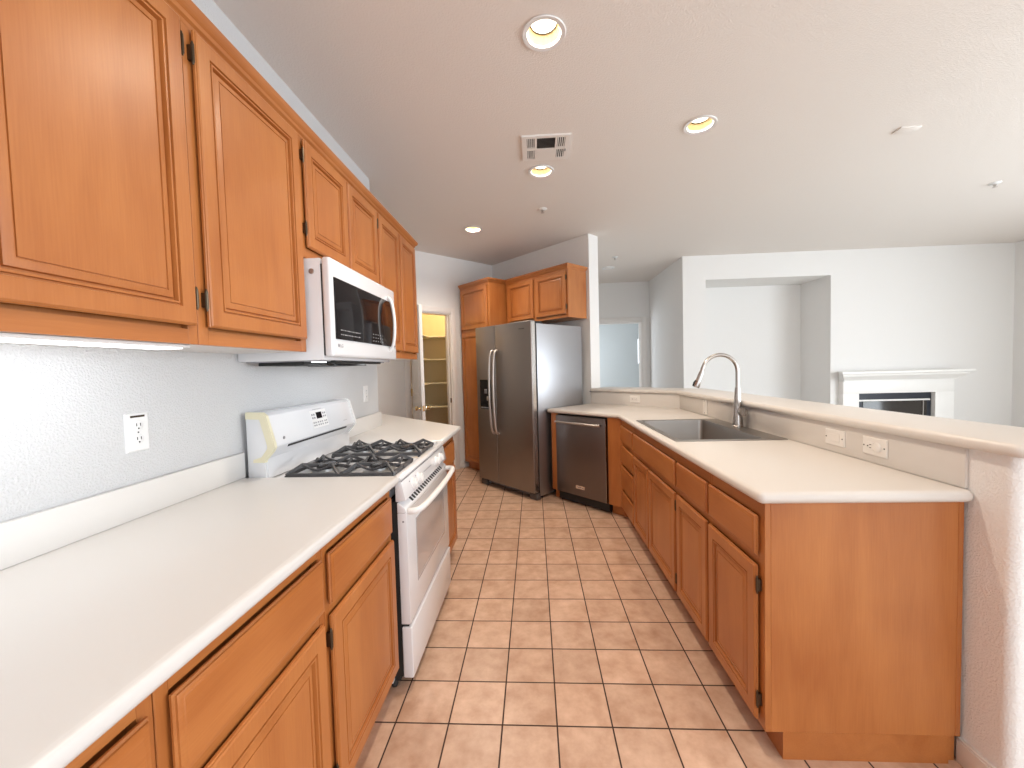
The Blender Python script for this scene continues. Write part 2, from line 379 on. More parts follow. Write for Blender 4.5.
# bedroom beyond the hall door
mb = MB(); mb.box(0.2, 2.222, 8.7, 8.8, 0, ZC); mb.box(3.0, 3.3, 8.7, 8.8, 0, ZC); mb.box(2.222, 3.0, 8.7, 8.8, 0, 1.35); mb.box(2.222, 3.0, 8.7, 8.8, 1.90, ZC)
mb.box(0.2, 0.3, 7.42, 8.7, 0, ZC); mb.box(3.2, 3.3, 7.42, 8.7, 0, ZC)
struct(mb.build('wall_bedroom', m_bluewall))
wf = struct(MB().box(2.222, 2.24, 8.70, 8.78, 1.35, 1.90).box(2.98, 3.0, 8.70, 8.78, 1.35, 1.90).box(2.222, 3.0, 8.70, 8.78, 1.35, 1.37).box(2.222, 3.0, 8.70, 8.78, 1.88, 1.90).box(2.60, 2.615, 8.71, 8.77, 1.37, 1.88).build('window_3', m_whitetrim))
# right wall with wide window, rear wall with sliding window
mb = MB(); mb.box(6.40, 6.55, -2.5, -1.8, 0, ZC); mb.box(6.40, 6.55, 2.8, YL, 0, ZC); mb.box(6.40, 6.55, -1.8, 2.8, 2.4, ZC); mb.box(6.40, 6.55, -1.8, 2.8, 0, 0.2)
struct(mb.build('wall_right', m_wall))
mb = MB(); mb.box(-1.35, -0.2, -2.6, -2.5, 0, ZC); mb.box(3.4, 6.55, -2.6, -2.5, 0, ZC); mb.box(-0.2, 3.4, -2.6, -2.5, 2.5, ZC); mb.box(-0.2, 3.4, -2.6, -2.5, 0, 0.4)
struct(mb.build('wall_rear', m_wall))
def winframe(name, horiz, a0, a1, z0, z1, c):
    m_ = MB()
    def b(u0, u1, w0, w1): m_.box(u0, u1, c-0.03, c+0.03, w0, w1) if horiz else m_.box(c-0.03, c+0.03, u0, u1, w0, w1)
    t = 0.05; b(a0, a0+t, z0, z1); b(a1-t, a1, z0, z1); b(a0+t, a1-t, z0, z0+t); b(a0+t, a1-t, z1-t, z1); mid = (a0+a1)/2; b(mid-t/2, mid+t/2, z0+t, z1-t)
    struct(m_.build(name, m_whitetrim))
winframe('window_1', False, -1.8, 2.8, 0.2, 2.4, 6.47); winframe('window_2', True, -0.2, 3.4, 0.4, 2.5, -2.55)

# ------------------------------------------------------------------ pantry closet
mb = MB(); PX, PY = -1.86, 6.20
mb.box(PX-0.1, PX, 4.3, PY, 0, ZC); mb.box(PX-0.1, -0.42, PY, PY+0.1, 0, ZC)
mb.box(-0.54, -0.42, 5.95, PY, 0, ZC); struct(mb.build('wall_pantry_inside', m_pantry))
sh_lab = ['topmost shelf in the pantry, yellow lit wall above it', 'second shelf from the top seen through the pantry door',
          'third shelf down in the pantry, a little above the brass knob', 'fourth shelf down in the pantry, just below the brass knob height']
for z, lb in zip((1.845, 1.505, 1.146, 0.79), sh_lab):
    m_ = MB(); sx, sy = -1.545, 5.895
    m_.prism([(PX, 4.75), (sx, 5.05), (sx, sy), (-0.6, sy), (-0.6, PY), (PX, PY)], z-0.018, z)
    tag(m_.build('pantry_shelf', m_shelf, None, 0.002), 'L-shaped white corner shelf, ' + lb, 'shelf', 'shelves inside the pantry')
bulb = bpy.data.lights.new('pantry_bulb_light', 'POINT'); bulb.energy = 24; bulb.color = (1.0, 0.78, 0.46); bulb.shadow_soft_size = 0.05
bo = bpy.data.objects.new('pantry_bulb_light', bulb); COL.objects.link(bo); bo.location = (-1.15, 5.45, 2.55)
# pantry door casing, jamb and leaf (local frame: x along the wall, y into the pantry)
def frameB(u, d=DBW): a = P45(u, d); return (a[0], a[1], 0)
tr = bpy.data.objects.new('trim_1', None); COL.objects.link(tr); tr.location = frameB(0); tr.rotation_euler = (0, 0, PI/4); tr['kind'] = 'structure'
def casing(parent, a0, a1, top, w_=0.068, t=0.018, depth=0.11):
    for (x0, x1, z0, z1) in ((a0-w_, a0, 0, top+w_), (a1, a1+w_, 0, top+w_), (a0, a1, top, top+w_)):
        m_ = MB().box(x0, x1, -t, 0, z0, z1); 
        m_.box(x0+0.012, x1-0.012 if x1-x0 > .03 else x1, -t-0.006, -t, z0, z1-0.012)
        m_.build('casing', m_trim, parent, 0.003)
    MB().box(a0-0.0, a0+0.016, -0.004, depth, 0, top).build('jamb', m_trim, parent)
    MB().box(a1-0.016, a1, -0.004, depth, 0, top).box(a1-0.028, a1-0.016, 0.04, 0.075, 0, top).build('jamb', m_trim, parent)
    MB().box(a0+0.016, a1-0.016, -0.004, depth, top-0.016, top).build('jamb', m_trim, parent)
casing(tr, OP0, OP1, OPT)
MB().box(OP1-0.0175, OP1-0.0155, 0.005, 0.035, 0.90, 0.96).build('strike_plate', m_bronze, tr)
dr = bpy.data.objects.new('door_1', None); COL.objects.link(dr); h = P45(OP0+0.012, DBW-0.022)
dr.location = (h[0], h[1], 0.012); dr.rotation_euler = (0, 0, math.radians(-63)); dr['kind'] = 'structure'
DW_ = 0.585
m_ = MB().box(0, DW_, 0, 0.035, 0, 2.04); m_.build('door_leaf', m_trim, dr, 0.002)
for side in (0, 1):
    m2 = MB()
    for z0, z1 in ((0.20, 0.90), (1.05, 1.90)):
        y = 0.0 if side == 0 else 0.035; s_ = 1 if side == 0 else -1
        for a in ((0.09, DW_-0.09, z0, z0+0.02), (0.09, DW_-0.09, z1-0.02, z1), (0.09, 0.11, z0, z1), (DW_-0.11, DW_-0.09, z0, z1)):
            m2.box(a[0], a[1], y-0.006*s_, y, a[2], a[3])
    m2.build('door_moulding', m_trim, dr, 0.002)
for s_, y0 in ((-1, 0.0), (1, 0.035)):
    k = MB().lathe([(0.028, 0), (0.028, 0.005), (0.010, 0.008), (0.009, 0.03), (0.020, 0.036), (0.026, 0.05), (0.022, 0.062), (0.008, 0.067)], axis='y')
    k.v = [(v[0]+DW_-0.055, y0+v[1]*s_, v[2]+0.91) for v in k.v]; k.build('door_knob', m_brass, dr)
MB().box(DW_-0.001, DW_+0.0015, 0.006, 0.029, 0.88, 0.94).build('latch_plate', m_brass, dr)
for z in (0.25, 1.06, 1.85): MB().tube([(0, -0.006, z-0.045), (0, -0.006, z+0.045)], 0.007, 10).box(-0.001, 0.03, -0.002, 0, z-0.045, z+0.045).build('door_hinge', m_brass, dr)
# hall door casing
tr = bpy.data.objects.new('trim_2', None); COL.objects.link(tr); tr.location = (0, 7.3, 0); tr['kind'] = 'structure'
casing(tr, 1.08, 1.94, 2.10, w_=0.09, depth=0.12)
# baseboards
mb = MB(); a = P45(OP1+0.07, DBW); b = P45(3.08, DBW); c = P45(3.08, DBW-0.014); d = P45(OP1+0.07, DBW-0.014)
mb.prism([a, b, c, d], 0, 0.085); a = P45(uL, DBW); b = P45(OP0-0.07, DBW); c = P45(OP0-0.07, DBW-0.014); d = P45(uL, DBW-0.014); mb.prism([a, b, c, d], 0, 0.085)
struct(mb.build('baseboard_pantry', m_trim, None, 0.003))
mb = MB(); mb.box(XW-0.014, XW, near-0.014, 1.345, 0, 0.075); mb.box(XW, XW+0.17, near-0.014, near, 0, 0.075)
mb.box(XW-0.011, XW, near-0.011, 1.345, 0.075, 0.083); struct(mb.build('baseboard_peninsula', m_trim, None, 0.002))
mb = MB(); mb.box(2.10, 4.1, YL-0.014, YL, 0, 0.085); mb.box(5.64, 6.4, YL-0.014, YL, 0, 0.085); struct(mb.build('baseboard_living', m_trim, None, 0.003))

# ------------------------------------------------------------------ cabinet pieces
DOOR = [(.012, 0), (.012, .004), (0, .007), (0, .013), (.0025, .0145), (.003, .0170), (.0065, .0195), (.046, .0195), (.0475, .0130), (.0510, .0130), (.0525, .0185), (.057, .0185), (.0590, .0065), (.063, .0065), (.0650, .0125), (.079, .0160), (.0800, .0160), (.0810, .0125), (.0835, .0125), (.0840, .0150)]
DRAW = [(.008, 0), (.008, .004), (0, .007), (0, .011), (.0035, .0135), (.0045, .0165), (.0085, .0180), (.0115, .0180), (.014, .0195), (.016, .0195)]
def hinge(parent, x, z, side):
    m_ = MB(); s_ = -1 if side == 'L' else 1
    m_.tube([(x+s_*0.005, -0.013, z-0.024), (x+s_*0.005, -0.013, z+0.024)], 0.0045, 8)
    m_.tube([(x+s_*0.005, -0.013, z-0.031), (x+s_*0.005, -0.013, z-0.024)], [0.002, 0.0035], 8); m_.tube([(x+s_*0.005, -0.013, z+0.024), (x+s_*0.005, -0.013, z+0.031)], [0.0035, 0.002], 8)
    m_.box(x+s_*0.001, x+s_*0.009, -0.012, -0.0, z-0.020, z+0.020)
    m_.build('hinge', m_bronze, parent)
def cab_door(parent, x0, x1, z0, z1, hs=None, y=0.0):
    d = MB().rings(x0, x1, z0, z1, DOOR, y).build('door', m_wood, parent)
    if hs:
        X_ = x0 if hs == 'L' else x1
        for z in (z0+0.075, z1-0.065): hinge(d, X_, z, hs)
    return d
def cab_drawer(parent, x0, x1, z0, z1): return MB().rings(x0, x1, z0, z1, DRAW).build('drawer', m_woodh, parent)
def face_frame(parent, w_, z0, z1, stiles, rails, t=0.019):
    """stiles: list of (x0,x1); rails: list of (z0,z1)"""
    for a, b in stiles: MB().box(a, b, 0, t, z0, z1).build('stile', m_wood, parent, 0.001, 1)
    xs = sorted(stiles)
    for za, zb in rails:
        for i in range(len(xs)-1): MB().box(xs[i][1], xs[i+1][0], 0.0004, t, za, zb).build('rail', m_woodh, parent)
def base_cab(label, loc, rz, w_, depth, doors=(), drawers=(), stiles=None, rails=None, toe=(0.0, 0.0), group=None, ztop=0.875):
    c = thing('base_cabinet', label, 'cabinet', (*loc, 0), rz, group)
    st = stiles or [(0, .025), (w_-.025, w_)]
    face_frame(c, w_, 0.095, ztop, st, rails or [(0.095, .125), (.65, .685), (.835, ztop)])
    MB().box(0.002, w_-0.002, 0.02, depth, 0.095, ztop-0.002).build('carcass', m_wood, c)
    MB().box(0.002, w_-0.002, 0.06, depth, 0, 0.095).build('toe_kick', m_woodh, c)
    for d in doors: cab_door(c, *d)
    for d in drawers: cab_drawer(c, *d)
    return c
# ------------------------------------------------------------------ left base run (faces +x): local x -> +y
XF = -0.60
g = 'base cabinets along the left wall'
ZD0, ZD1, ZR0, ZR1 = 0.118, 0.655, 0.687, 0.832
base_cab('maple base cabinet under the long counter, farthest from the range of those in view', (XF, 0.07), 90, 0.493, 0.60, doors=[(.025, .475, ZD0, ZD1, 'R')], drawers=[(.025, .475, ZR0, ZR1)], group=g)
base_cab('wooden base cabinet under the long white counter, first from its rear end', (XF, -0.45), 90, 0.515, 0.60, doors=[(.025, .49, ZD0, ZD1, 'R')], drawers=[(.025, .49, ZR0, ZR1)], group=g)
base_cab('honey maple base cabinet with a wide drawer, second from the white range', (XF, 0.565), 90, 0.488, 0.60, doors=[(.018, .462, ZD0, ZD1, None)], drawers=[(.018, .468, ZR0, ZR1)], group=g)
base_cab('honey maple base cabinet with drawer and dark-hinged door directly before the white range', (XF, 1.055), 90, 0.52, 0.60, doors=[(.012, .507, ZD0, ZD1, 'L')], drawers=[(.012, .50, ZR0, ZR1)], group=g)
c = thing('base_cabinet', 'narrow maple base cabinet beyond the white range at the end of the left counter', 'cabinet', (XF, 2.36, 0), 90, g)
face_frame(c, 0.50, 0.095, 0.875, [(0, .03), (.455, .50)], [(0.095, .125), (.65, .685), (.835, .875)])
m_ = MB().prism([(0.0, .02), (.50, .02), (1.35, .85), (1.165, 1.11), (.69, .612), (0, .612)], 0.095, 0.873); m_.build('carcass', m_wood, c)
MB().prism([(0.0, .07), (.48, .07), (1.32, .90), (1.165, 1.11), (.69, .612), (0, .612)], 0, 0.095).build('toe_kick', m_woodh, c)
cab_door(c, .03, .455, ZD0, ZD1, None); cab_drawer(c, .03, .455, ZR0, ZR1)

# ------------------------------------------------------------------ countertops
XE = -0.561
ct = thing('countertop', 'long white countertop with low backsplash under the light strip', 'countertop', (0, 0, 0))
slab('worktop', [(XE, -0.45), (XE, 1.583), (XL+0.001, 1.583), (XL+0.001, -0.45)], 0.875, 0.914, m_counter_l, r=0.0175, parent=ct)
bx('backsplash', m_counter_l, ct, XL+0.001, XL+0.019, -0.45, 1.58, 0.914, 1.018, 0.003)
ct = thing('countertop', 'short white countertop beyond the range, angled at its far end by the pantry', 'countertop', (0, 0, 0))
e = 0.5825
slab('worktop', [(XE, 2.352), (XE, 2.955), (XL-e+0.283, 3.06+e+0.283), (XL-e+.001, 3.06+e), (XL+0.001, 3.061), (XL+0.001, 2.352)], 0.875, 0.914, m_counter_l, r=0.0175, parent=ct)
bx('backsplash', m_counter_l, ct, XL+0.001, XL+0.022, 2.352, 3.065, 0.914, 1.022, 0.003)

# ------------------------------------------------------------------ left upper run
XU = -0.92; ZU0, ZU1 = 1.426, 2.30; UD = 0.304
def upper_cab(label, y0, w_, z0, doors, stiles, group='upper cabinets along the left wall'):
    c = thing('upper_cabinet', label, 'cabinet', (XU, y0, z0), 90, group)
    H = ZU1-z0
    face_frame(c, w_, 0, H, stiles, [(0, .04), (H-.03, H)])
    MB().box(0.001, w_-0.001, 0.02, UD, 0.012, H-0.001).build('carcass', m_wood, c)
    MB().box(0.001, w_-0.001, 0.02, UD, 0.0, 0.0119).build('bottom_panel', m_counter, c)
    for a, b, za, zb, hs in doors: cab_door(c, a, b, za-z0, zb-z0, hs)
    return c
UT = 2.285
cA = upper_cab('largest honey maple wall cabinet, directly above the glowing light strip', 0.115, 0.938, ZU0, [(.015, .452, 1.475, UT, 'L'), (.466, .922, 1.475, UT, 'R')], [(0, .03), (.445, .475), (.908, .938)])
upper_cab('tall maple wall cabinet with one dark-hinged door, left of the microwave', 1.055, 0.522, ZU0, [(.025, .505, 1.475, UT, 'L')], [(0, .035), (.487, .522)])
upper_cab('short two-door maple wall cabinet directly above the microwave', 1.579, 0.776, 1.811, [(.022, .386, 1.853, UT, 'L'), (.398, .768, 1.853, UT, None)], [(0, .03), (.375, .40), (.746, .776)])
upper_cab('tall two-door maple wall cabinet right of the microwave, last of the left run', 2.357, 0.765, ZU0, [(.016, .372, 1.475, UT, 'L'), (.398, .748, 1.475, UT, None)], [(0, .03), (.36, .41), (.735, .765)])
CROWN = [(-0.0005, 2.3135), (-0.0005, 2.302), (-0.004, 2.306), (-0.006, 2.312), (-0.016, 2.318), (-0.020, 2.328), (-0.034, 2.336), (-0.040, 2.346), (-0.040, 2.356), (0.019, 2.356), (0.019, 2.3135)]
CROWN = [(y*0.75 if y < -0.001 else y, z) for y, z in CROWN]
def crown(parent, x0, x1, pr, dz=0, ret0=None, ret1=None, name='front_run', off=0.0):
    m_ = MB(); n = len(pr); 
    # x extents follow the projection for mitres
    vs = []
    for (y, z) in pr: vs.append((x0+(y if ret0 else 0), y, z+dz))
    for (y, z) in pr: vs.append((x1-(y if ret1 else 0), y, z+dz))
    m_.add(vs, [list(range(n)), list(range(n, 2*n))] + [(i, (i+1) % n, n+(i+1) % n, n+i) for i in range(n)])
    return m_.build(name, m_woodh, parent)
cm = thing('crown_moulding', 'maple crown moulding along the tops of the left wall cabinets', 'moulding', (XU, 0.115, -0.012), 90)
crown(cm, 0, 3.007, CROWN, ret1=True)
m_ = MB(); n = len(CROWN); vs = []
for (y, z) in CROWN: vs.append((3.007-y, y, z))
for (y, z) in CROWN: vs.append((3.007-y, UD, z))
m_.add(vs, [list(range(n)), list(range(n, 2*n))] + [(i, (i+1) % n, n+(i+1) % n, n+i) for i in range(n)]); m_.build('side_return', m_woodh, cm)

# under cabinet light strip
ul = thing('light_strip', 'slim white light strip glowing under the largest wall cabinet', 'light', (XU, 0.14, ZU0), 90)
bx('housing', m_whitepl, ul, 0.0, 0.912, 0.022, 0.105, -0.009, -0.0005, 0.002); bx('diffuser', m_led, ul, 0.015, 0.895, 0.030, 0.097, -0.012, -0.008)
l = area('undercabinet_lamp', (XU-0.065, 0.59, ZU0-0.016), (0, 0, -1), 0.05, 0.88, 2.0, (0.93, 0.97, 1.0)); l.rotation_euler = (0, 1.15, 0)

# ------------------------------------------------------------------ microwave (faces +x)
mw = thing('microwave', 'white over-the-range microwave with black glass door under the short cabinet', 'microwave', (-0.808, 1.586, 0), 90)
MB().box(0.003, 0.747, 0.046, 0.414, 1.392, 1.806).build('body', m_white, mw, 0.004)
MB().box(0.0, 0.75, 0.004, 0.042, 1.404, 1.810).build('door', m_white, mw, 0.012, 4)
MB().box(0.006, 0.744, 0.041, 0.047, 1.41, 1.782).build('door_seam', m_dark, mw)
gl = MB().box(0.024, 0.72, -0.001, 0.006, 1.478, 1.732).build('glass', m_black, mw, 0.002)
m_ = MB()
for r_ in range(2):
    x = 0.06
    while x < 0.24:
        L = random.choice([.006, .009, .012, .016]); m_.box(x, x+L, -0.0018, -0.0005, 1.497+r_*0.019, 1.501+r_*0.019); x += L+0.007
for r_ in range(3):
    for k in range(5): m_.box(0.40+k*0.03, 0.40+k*0.03+0.009, -0.0018, -0.0005, 1.492+r_*0.017, 1.4965+r_*0.017)
m_.build('control_marks', m_marks, mw)
hp = [(0.635, 0.004, 1.452), (0.632, -0.014, 1.468), (0.628, -0.028, 1.51), (0.626, -0.036, 1.60), (0.628, -0.028, 1.695), (0.632, -0.014, 1.740), (0.635, 0.004, 1.757)]
def smooth_path(p, it=2):
    p = [Vector(a) for a in p]
    for _ in range(it):
        q = [p[0]]
        for a, b in zip(p, p[1:]): q += [a*.75+b*.25, a*.25+b*.75]
        p = q+[p[-1]]
    return p
MB().tube(smooth_path(hp), 0.009, 12).build('handle', m_whitepl, mw)
def text(parent, body, size, loc, mat, rot=(PI/2, 0, 0), name='lettering', ext=0.0004):
    cu = bpy.data.curves.new(name, 'FONT'); cu.body = body; cu.size = size; cu.extrude = ext; cu.align_x = 'LEFT'; cu.materials.append(mat)
    o = bpy.data.objects.new(name, cu); COL.objects.link(o)
    dg = bpy.context.evaluated_depsgraph_get(); me = bpy.data.meshes.new_from_object(o.evaluated_get(dg)); bpy.data.objects.remove(o)
    o = bpy.data.objects.new(name, me); COL.objects.link(o); o.parent = parent; o.location = loc; o.rotation_euler = rot
    return o
MB().lathe([(0.0075, 0), (0.0075, 0.001)], (0.048, 0.0029, 1.452), 'y').build('logo', m_grey, mw)
text(mw, 'LG', 0.021, (0.060, 0.0035, 1.4445), m_grey)
MB().box(0.03, 0.72, 0.07, 0.40, 1.388, 1.3925).build('bottom_panel', m_grey, mw)
for x0 in (0.05, 0.42): MB().box(x0, x0+0.26, 0.16, 0.36, 1.374, 1.389).build('grease_filter', m_dark, mw, 0.002)
MB().box(0.10, 0.62, 0.05, 0.09, 1.380, 1.393).build('vent_lip', m_dark, mw, 0.004)
for x0 in (0.08, 0.54): MB().box(x0, x0+0.09, 0.10, 0.145, 1.385, 1.389).build('task_light_lens', m_led, mw)
l = area('hood_lamp', (-0.96, 2.15, 1.375), (-0.35, 0.1, -1), 0.35, 0.10, 0.9, (0.95, 0.98, 1.0))
l = area('hood_lamp', (-0.96, 1.75, 1.375), (-0.2, 0, -1), 0.15, 0.10, 0.4, (0.95, 0.98, 1.0))
MB().lathe([(0.011, 0), (0.011, 0.004), (0.004, 0.005)], (-0.0, 0.082, 1.752), 'x').build('side_screw', m_alum, mw)

# ------------------------------------------------------------------ gas range (faces +x)
rg = thing('gas_range', 'white freestanding gas range with black grates under the microwave', 'stove', (-0.535, 1.587, 0), 90)
RW = 0.756
MB().box(0.0, RW, 0.085, 0.66, 0.03, 0.885).build('body', m_white, rg, 0.002)
MB().box(0.004, RW-0.004, 0.041, 0.084, 0.06, 0.80).build('gap_shade', m_dark, rg)  # dark box standing in for the shade between range and cabinet
for x in (0.03, RW-0.03):
    for y in (0.09, 0.60): MB().lathe([(0.012, 0), (0.016, 0.01), (0.012, 0.03)], (x, y, 0)).build('foot', m_dark, rg)
# cooktop with raised rim
m_ = MB(); m_.box(0, RW, 0.030, 0.60, 0.880, 0.896)
m_.prism([(0.030, 0.884), (0.019, 0.888), (0.019, 0.897), (0.026, 0.904), (0.040, 0.906), (0.052, 0.904), (0.062, 0.896)], 0, RW, 'x')
m_.box(0, 0.014, 0.062, 0.60, 0.896, 0.906); m_.box(RW-0.014, RW, 0.062, 0.60, 0.896, 0.906)
m_.build('cooktop', m_white, rg, 0.002)
# control panel slanting down to the front
m_ = MB().prism([(0.045, 0.884), (0.018, 0.884), (0.002, 0.806), (0.045, 0.800)], 0.0, RW, 'x'); cp_ = m_.build('control_panel', m_white, rg, 0.002)
MB().box(0.004, RW-0.004, 0.0172, 0.0195, 0.8835, 0.8860).build('panel_seam', m_grey, rg)
nrm = Vector((0, -0.98, 0.2)).normalized(); tilt = Matrix.Rotation(math.atan2(0.2, 0.98), 4, 'X').inverted()
for x in (0.125, 0.215, 0.54, 0.63):
    k = MB().lathe([(0.025, 0), (0.025, 0.003), (0.021, 0.005), (0.019, 0.017), (0.016, 0.019)], axis='y', seg=26)
    k.v = [tuple(Vector((v[0], -v[1], v[2]))) for v in k.v]
    k.v = [tuple(Matrix.Rotation(-0.20, 3, 'X') @ Vector(v) + Vector((x, 0.0095, 0.843))) for v in k.v]
    kk = k.build('knob', m_whitepl, rg)
    d = MB().box(-0.003, 0.003, -0.023, -0.018, -0.016, 0.016); d.v = [tuple(Matrix.Rotation(-0.20, 3, 'X') @ Vector(v) + Vector((x, 0.0095, 0.843))) for v in d.v]
    d.build('knob_grip', m_whitepl, kk, 0.002)
m_ = MB()
for x in (0.08, 0.17, 0.585, 0.68): m_.box(x-0.004, x+0.004, 0.0085, 0.0105, 0.862, 0.866)
for z in (0.838, 0.848): m_.box(0.30, 0.44, 0.0085-(0.84-z)*-.2, 0.0105, z, z+0.0012)
m_.build('panel_marks', m_grey, rg)
# oven door
dm = MB(); dm.box(0.0, RW, 0.0, 0.04, 0.285, 0.752); dm.prism([(0.04, 0.752), (0.0, 0.752), (0.006, 0.772), (0.034, 0.797), (0.04, 0.797)], 0.0, RW, 'x')
dm.build('oven_door', m_white, rg, 0.004)
MB().rings(0.115, RW-0.115, 0.41, 0.69, [(0, 0), (0, 0.0022), (0.003, 0.003), (0.010, 0.003), (0.012, 0.0015)], 0.0).build('oven_window', m_ovenglass, rg)
m_ = MB()
for i in range(17):
    x = 0.10+i*0.034
    MB().prism([(0.0085, 0.7735), (0.0055, 0.7725), (0.0255, 0.7915), (0.0285, 0.7915)], x, x+0.018, 'x').build('vent_slot', m_dark, rg)
pass
hp = [(0.02, 0.0, 0.755), (0.022, -0.030, 0.757), (0.05, -0.048, 0.758), (0.15, -0.055, 0.757), (RW/2, -0.060, 0.756), (RW-0.15, -0.055, 0.757), (RW-0.05, -0.048, 0.758), (RW-0.022, -0.030, 0.757), (RW-0.02, 0.0, 0.755)]
hb = MB().tube(smooth_path(hp), 0.0135, 14); hb.build('oven_handle', m_whitepl, rg)
MB().box(0.0, RW, -0.004, 0.04, 0.055, 0.272).build('storage_drawer', m_white, rg, 0.006, 3)
MB().box(0.01, RW-0.01, 0.012, 0.04, 0.272, 0.285).build('drawer_gap', m_dark, rg)
MB().box(0.02, RW-0.02, 0.06, 0.62, 0.028, 0.056).build('toe_plate', m_dark, rg)
MB().box(-0.0005, 0.001, 0.012, 0.02, 0.715, 0.722).build('door_screw', m_grey, rg)
# backguard
BG = [(0.665, 0.90), (0.585, 0.90), (0.590, 0.985), (0.555, 1.022), (0.548, 1.036), (0.551, 1.052), (0.580, 1.165), (0.596, 1.178), (0.665, 1.180)]
MB().prism(BG, 0.013, RW-0.013, 'x').build('backguard', m_white, rg, 0.002)
for x0, x1 in ((0.0, 0.013), (RW-0.013, RW)):
    MB().prism([(a+(0.004 if a < 0.66 else 0), b) for a, b in BG], x0, x1, 'x').build('end_panel', m_white, rg, 0.001)
tr_o = [(0.665, 1.183), (0.592, 1.181), (0.576, 1.168), (0.546, 1.052), (0.543, 1.035), (0.551, 1.019), (0.588, 0.979), (0.588, 0.972), (0.640, 0.972), (0.640, 0.984), (0.604, 0.995), (0.577, 1.030), (0.577, 1.042), (0.606, 1.152), (0.665, 1.155)]
t_ = MB(); n = len(tr_o)
idx = [(0, 1, 13, 14), (1, 2, 13), (2, 3, 12, 13), (3, 4, 11, 12), (4, 5, 10, 11), (5, 6, 10), (6, 7, 8, 9), (6, 9, 10)]
vs = [(-0.0025, y, z) for y, z in tr_o] + [(0.012, y, z) for y, z in tr_o]
fs = [list(i) for i in idx] + [[k+n for k in i] for i in idx] + [(i, (i+1) % n, n+(i+1) % n, n+i) for i in range(n)]
t_.add(vs, fs); o = t_.build('end_trim', m_cream, rg); o['label'] = 'yellowed cream plastic edge trim'
t_ = MB(); t_.add([(RW-0.012, y, z) for y, z in tr_o] + [(RW+0.0025, y, z) for y, z in tr_o], fs); t_.build('end_trim', m_whitepl, rg)
MB().prism([(0.5500, 1.0215), (0.5462, 1.0290), (0.553, 1.030), (0.556, 1.020)], 0.10, 0.64, 'x').build('vent_slot', m_dark, rg)
def onbg(x, h, lift=0.0008):      # point on the slanted face, h = 0..1
    y = 0.551+(0.580-0.551)*h; z = 1.052+(1.165-1.052)*h; return (x, y-lift*0.97, z+lift*0.25)
def bgquad(m_, x0, x1, h0, h1, lift):
    a, b, c, d = onbg(x0, h0, lift), onbg(x1, h0, lift), onbg(x1, h1, lift), onbg(x0, h1, lift)
    a2, b2, c2, d2 = onbg(x0, h0, 0), onbg(x1, h0, 0), onbg(x1, h1, 0), onbg(x0, h1, 0)
    m_.add([a, b, c, d, a2, b2, c2, d2], [(0, 1, 2, 3), (4, 5, 6, 7), (0, 1, 5, 4), (1, 2, 6, 5), (2, 3, 7, 6), (3, 0, 4, 7)])
k = MB(); bgquad(k, 0.315, 0.46, 0.12, 0.88, 0.0008); k.build('keypad', m_whitepl, rg)
k = MB(); bgquad(k, 0.365, 0.415, 0.50, 0.78, 0.0016); k.build('clock_display', m_black, rg)
k = MB()
for h0 in (0.52, 0.66):
    for x in (0.323, 0.340, 0.425, 0.442): bgquad(k, x, x+0.011, h0, h0+0.08, 0.0015)
for h0 in (0.20, 0.32):
    for x in (0.323, 0.340, 0.362, 0.381, 0.400, 0.425, 0.442): bgquad(k, x, x+0.010, h0, h0+0.06, 0.0015)
k.build('keypad_marks', m_grey, rg)
k = MB(); bgquad(k, 0.345, 0.425, 0.91, 0.93, 0.0012); bgquad(k, 0.62, 0.66, 0.12, 0.14, 0.0012); k.build('panel_print', m_grey, rg)
k = MB(); c0 = onbg(0.075, 0.10, 0.001); k.lathe([(0.007, -0.001), (0.007, 0.0005)], c0, 'y'); k.build('logo', m_grey, rg)
# burners and grates
ZB = 0.8962
bc = [(0.150, 0.165), (0.150, 0.405), (0.540, 0.165), (0.540, 0.405)]
for x, y in bc:
    b_ = MB().lathe([(0.072, ZB), (0.068, ZB+.003), (0.044, ZB+.004), (0.042, ZB+.015), (0.030, ZB+.018)], (x, y, 0)).build('burner', m_alum, rg)
    MB().lathe([(0.032, ZB+.016), (0.046, ZB+.018), (0.047, ZB+.032), (0.038, ZB+.037), (0.004, ZB+.038)], (x, y, 0)).build('burner_cap', m_burner, b_)
def bar(m_, p0, p1, w_=0.0085, h_=0.012):
    p0, p1 = Vector(p0), Vector(p1); d = (p1-p0); a = Vector((-d.y, d.x, 0)).normalized()*w_/2; u = Vector((0, 0, h_/2))
    vs = [p0-a-u, p0+a-u, p0+a+u, p0-a+u, p1-a-u, p1+a-u, p1+a+u, p1-a+u]
    m_.add(vs, [(0, 1, 2, 3), (4, 5, 6, 7), (0, 1, 5, 4), (1, 2, 6, 5), (2, 3, 7, 6), (3, 0, 4, 7)])
def horn(m_, c, d, half, z0, z1):
    """curved crest: up at the two ends, dipping in the middle"""
    c = Vector(c); d = Vector(d); last = None
    for k in range(-6, 7):
        t = k/6; p = c+d*half*t; p.z = z0+(z1-z0)*(abs(t)**1.6)
        if last is not None: bar(m_, last, p, 0.009, 0.010)
        last = p
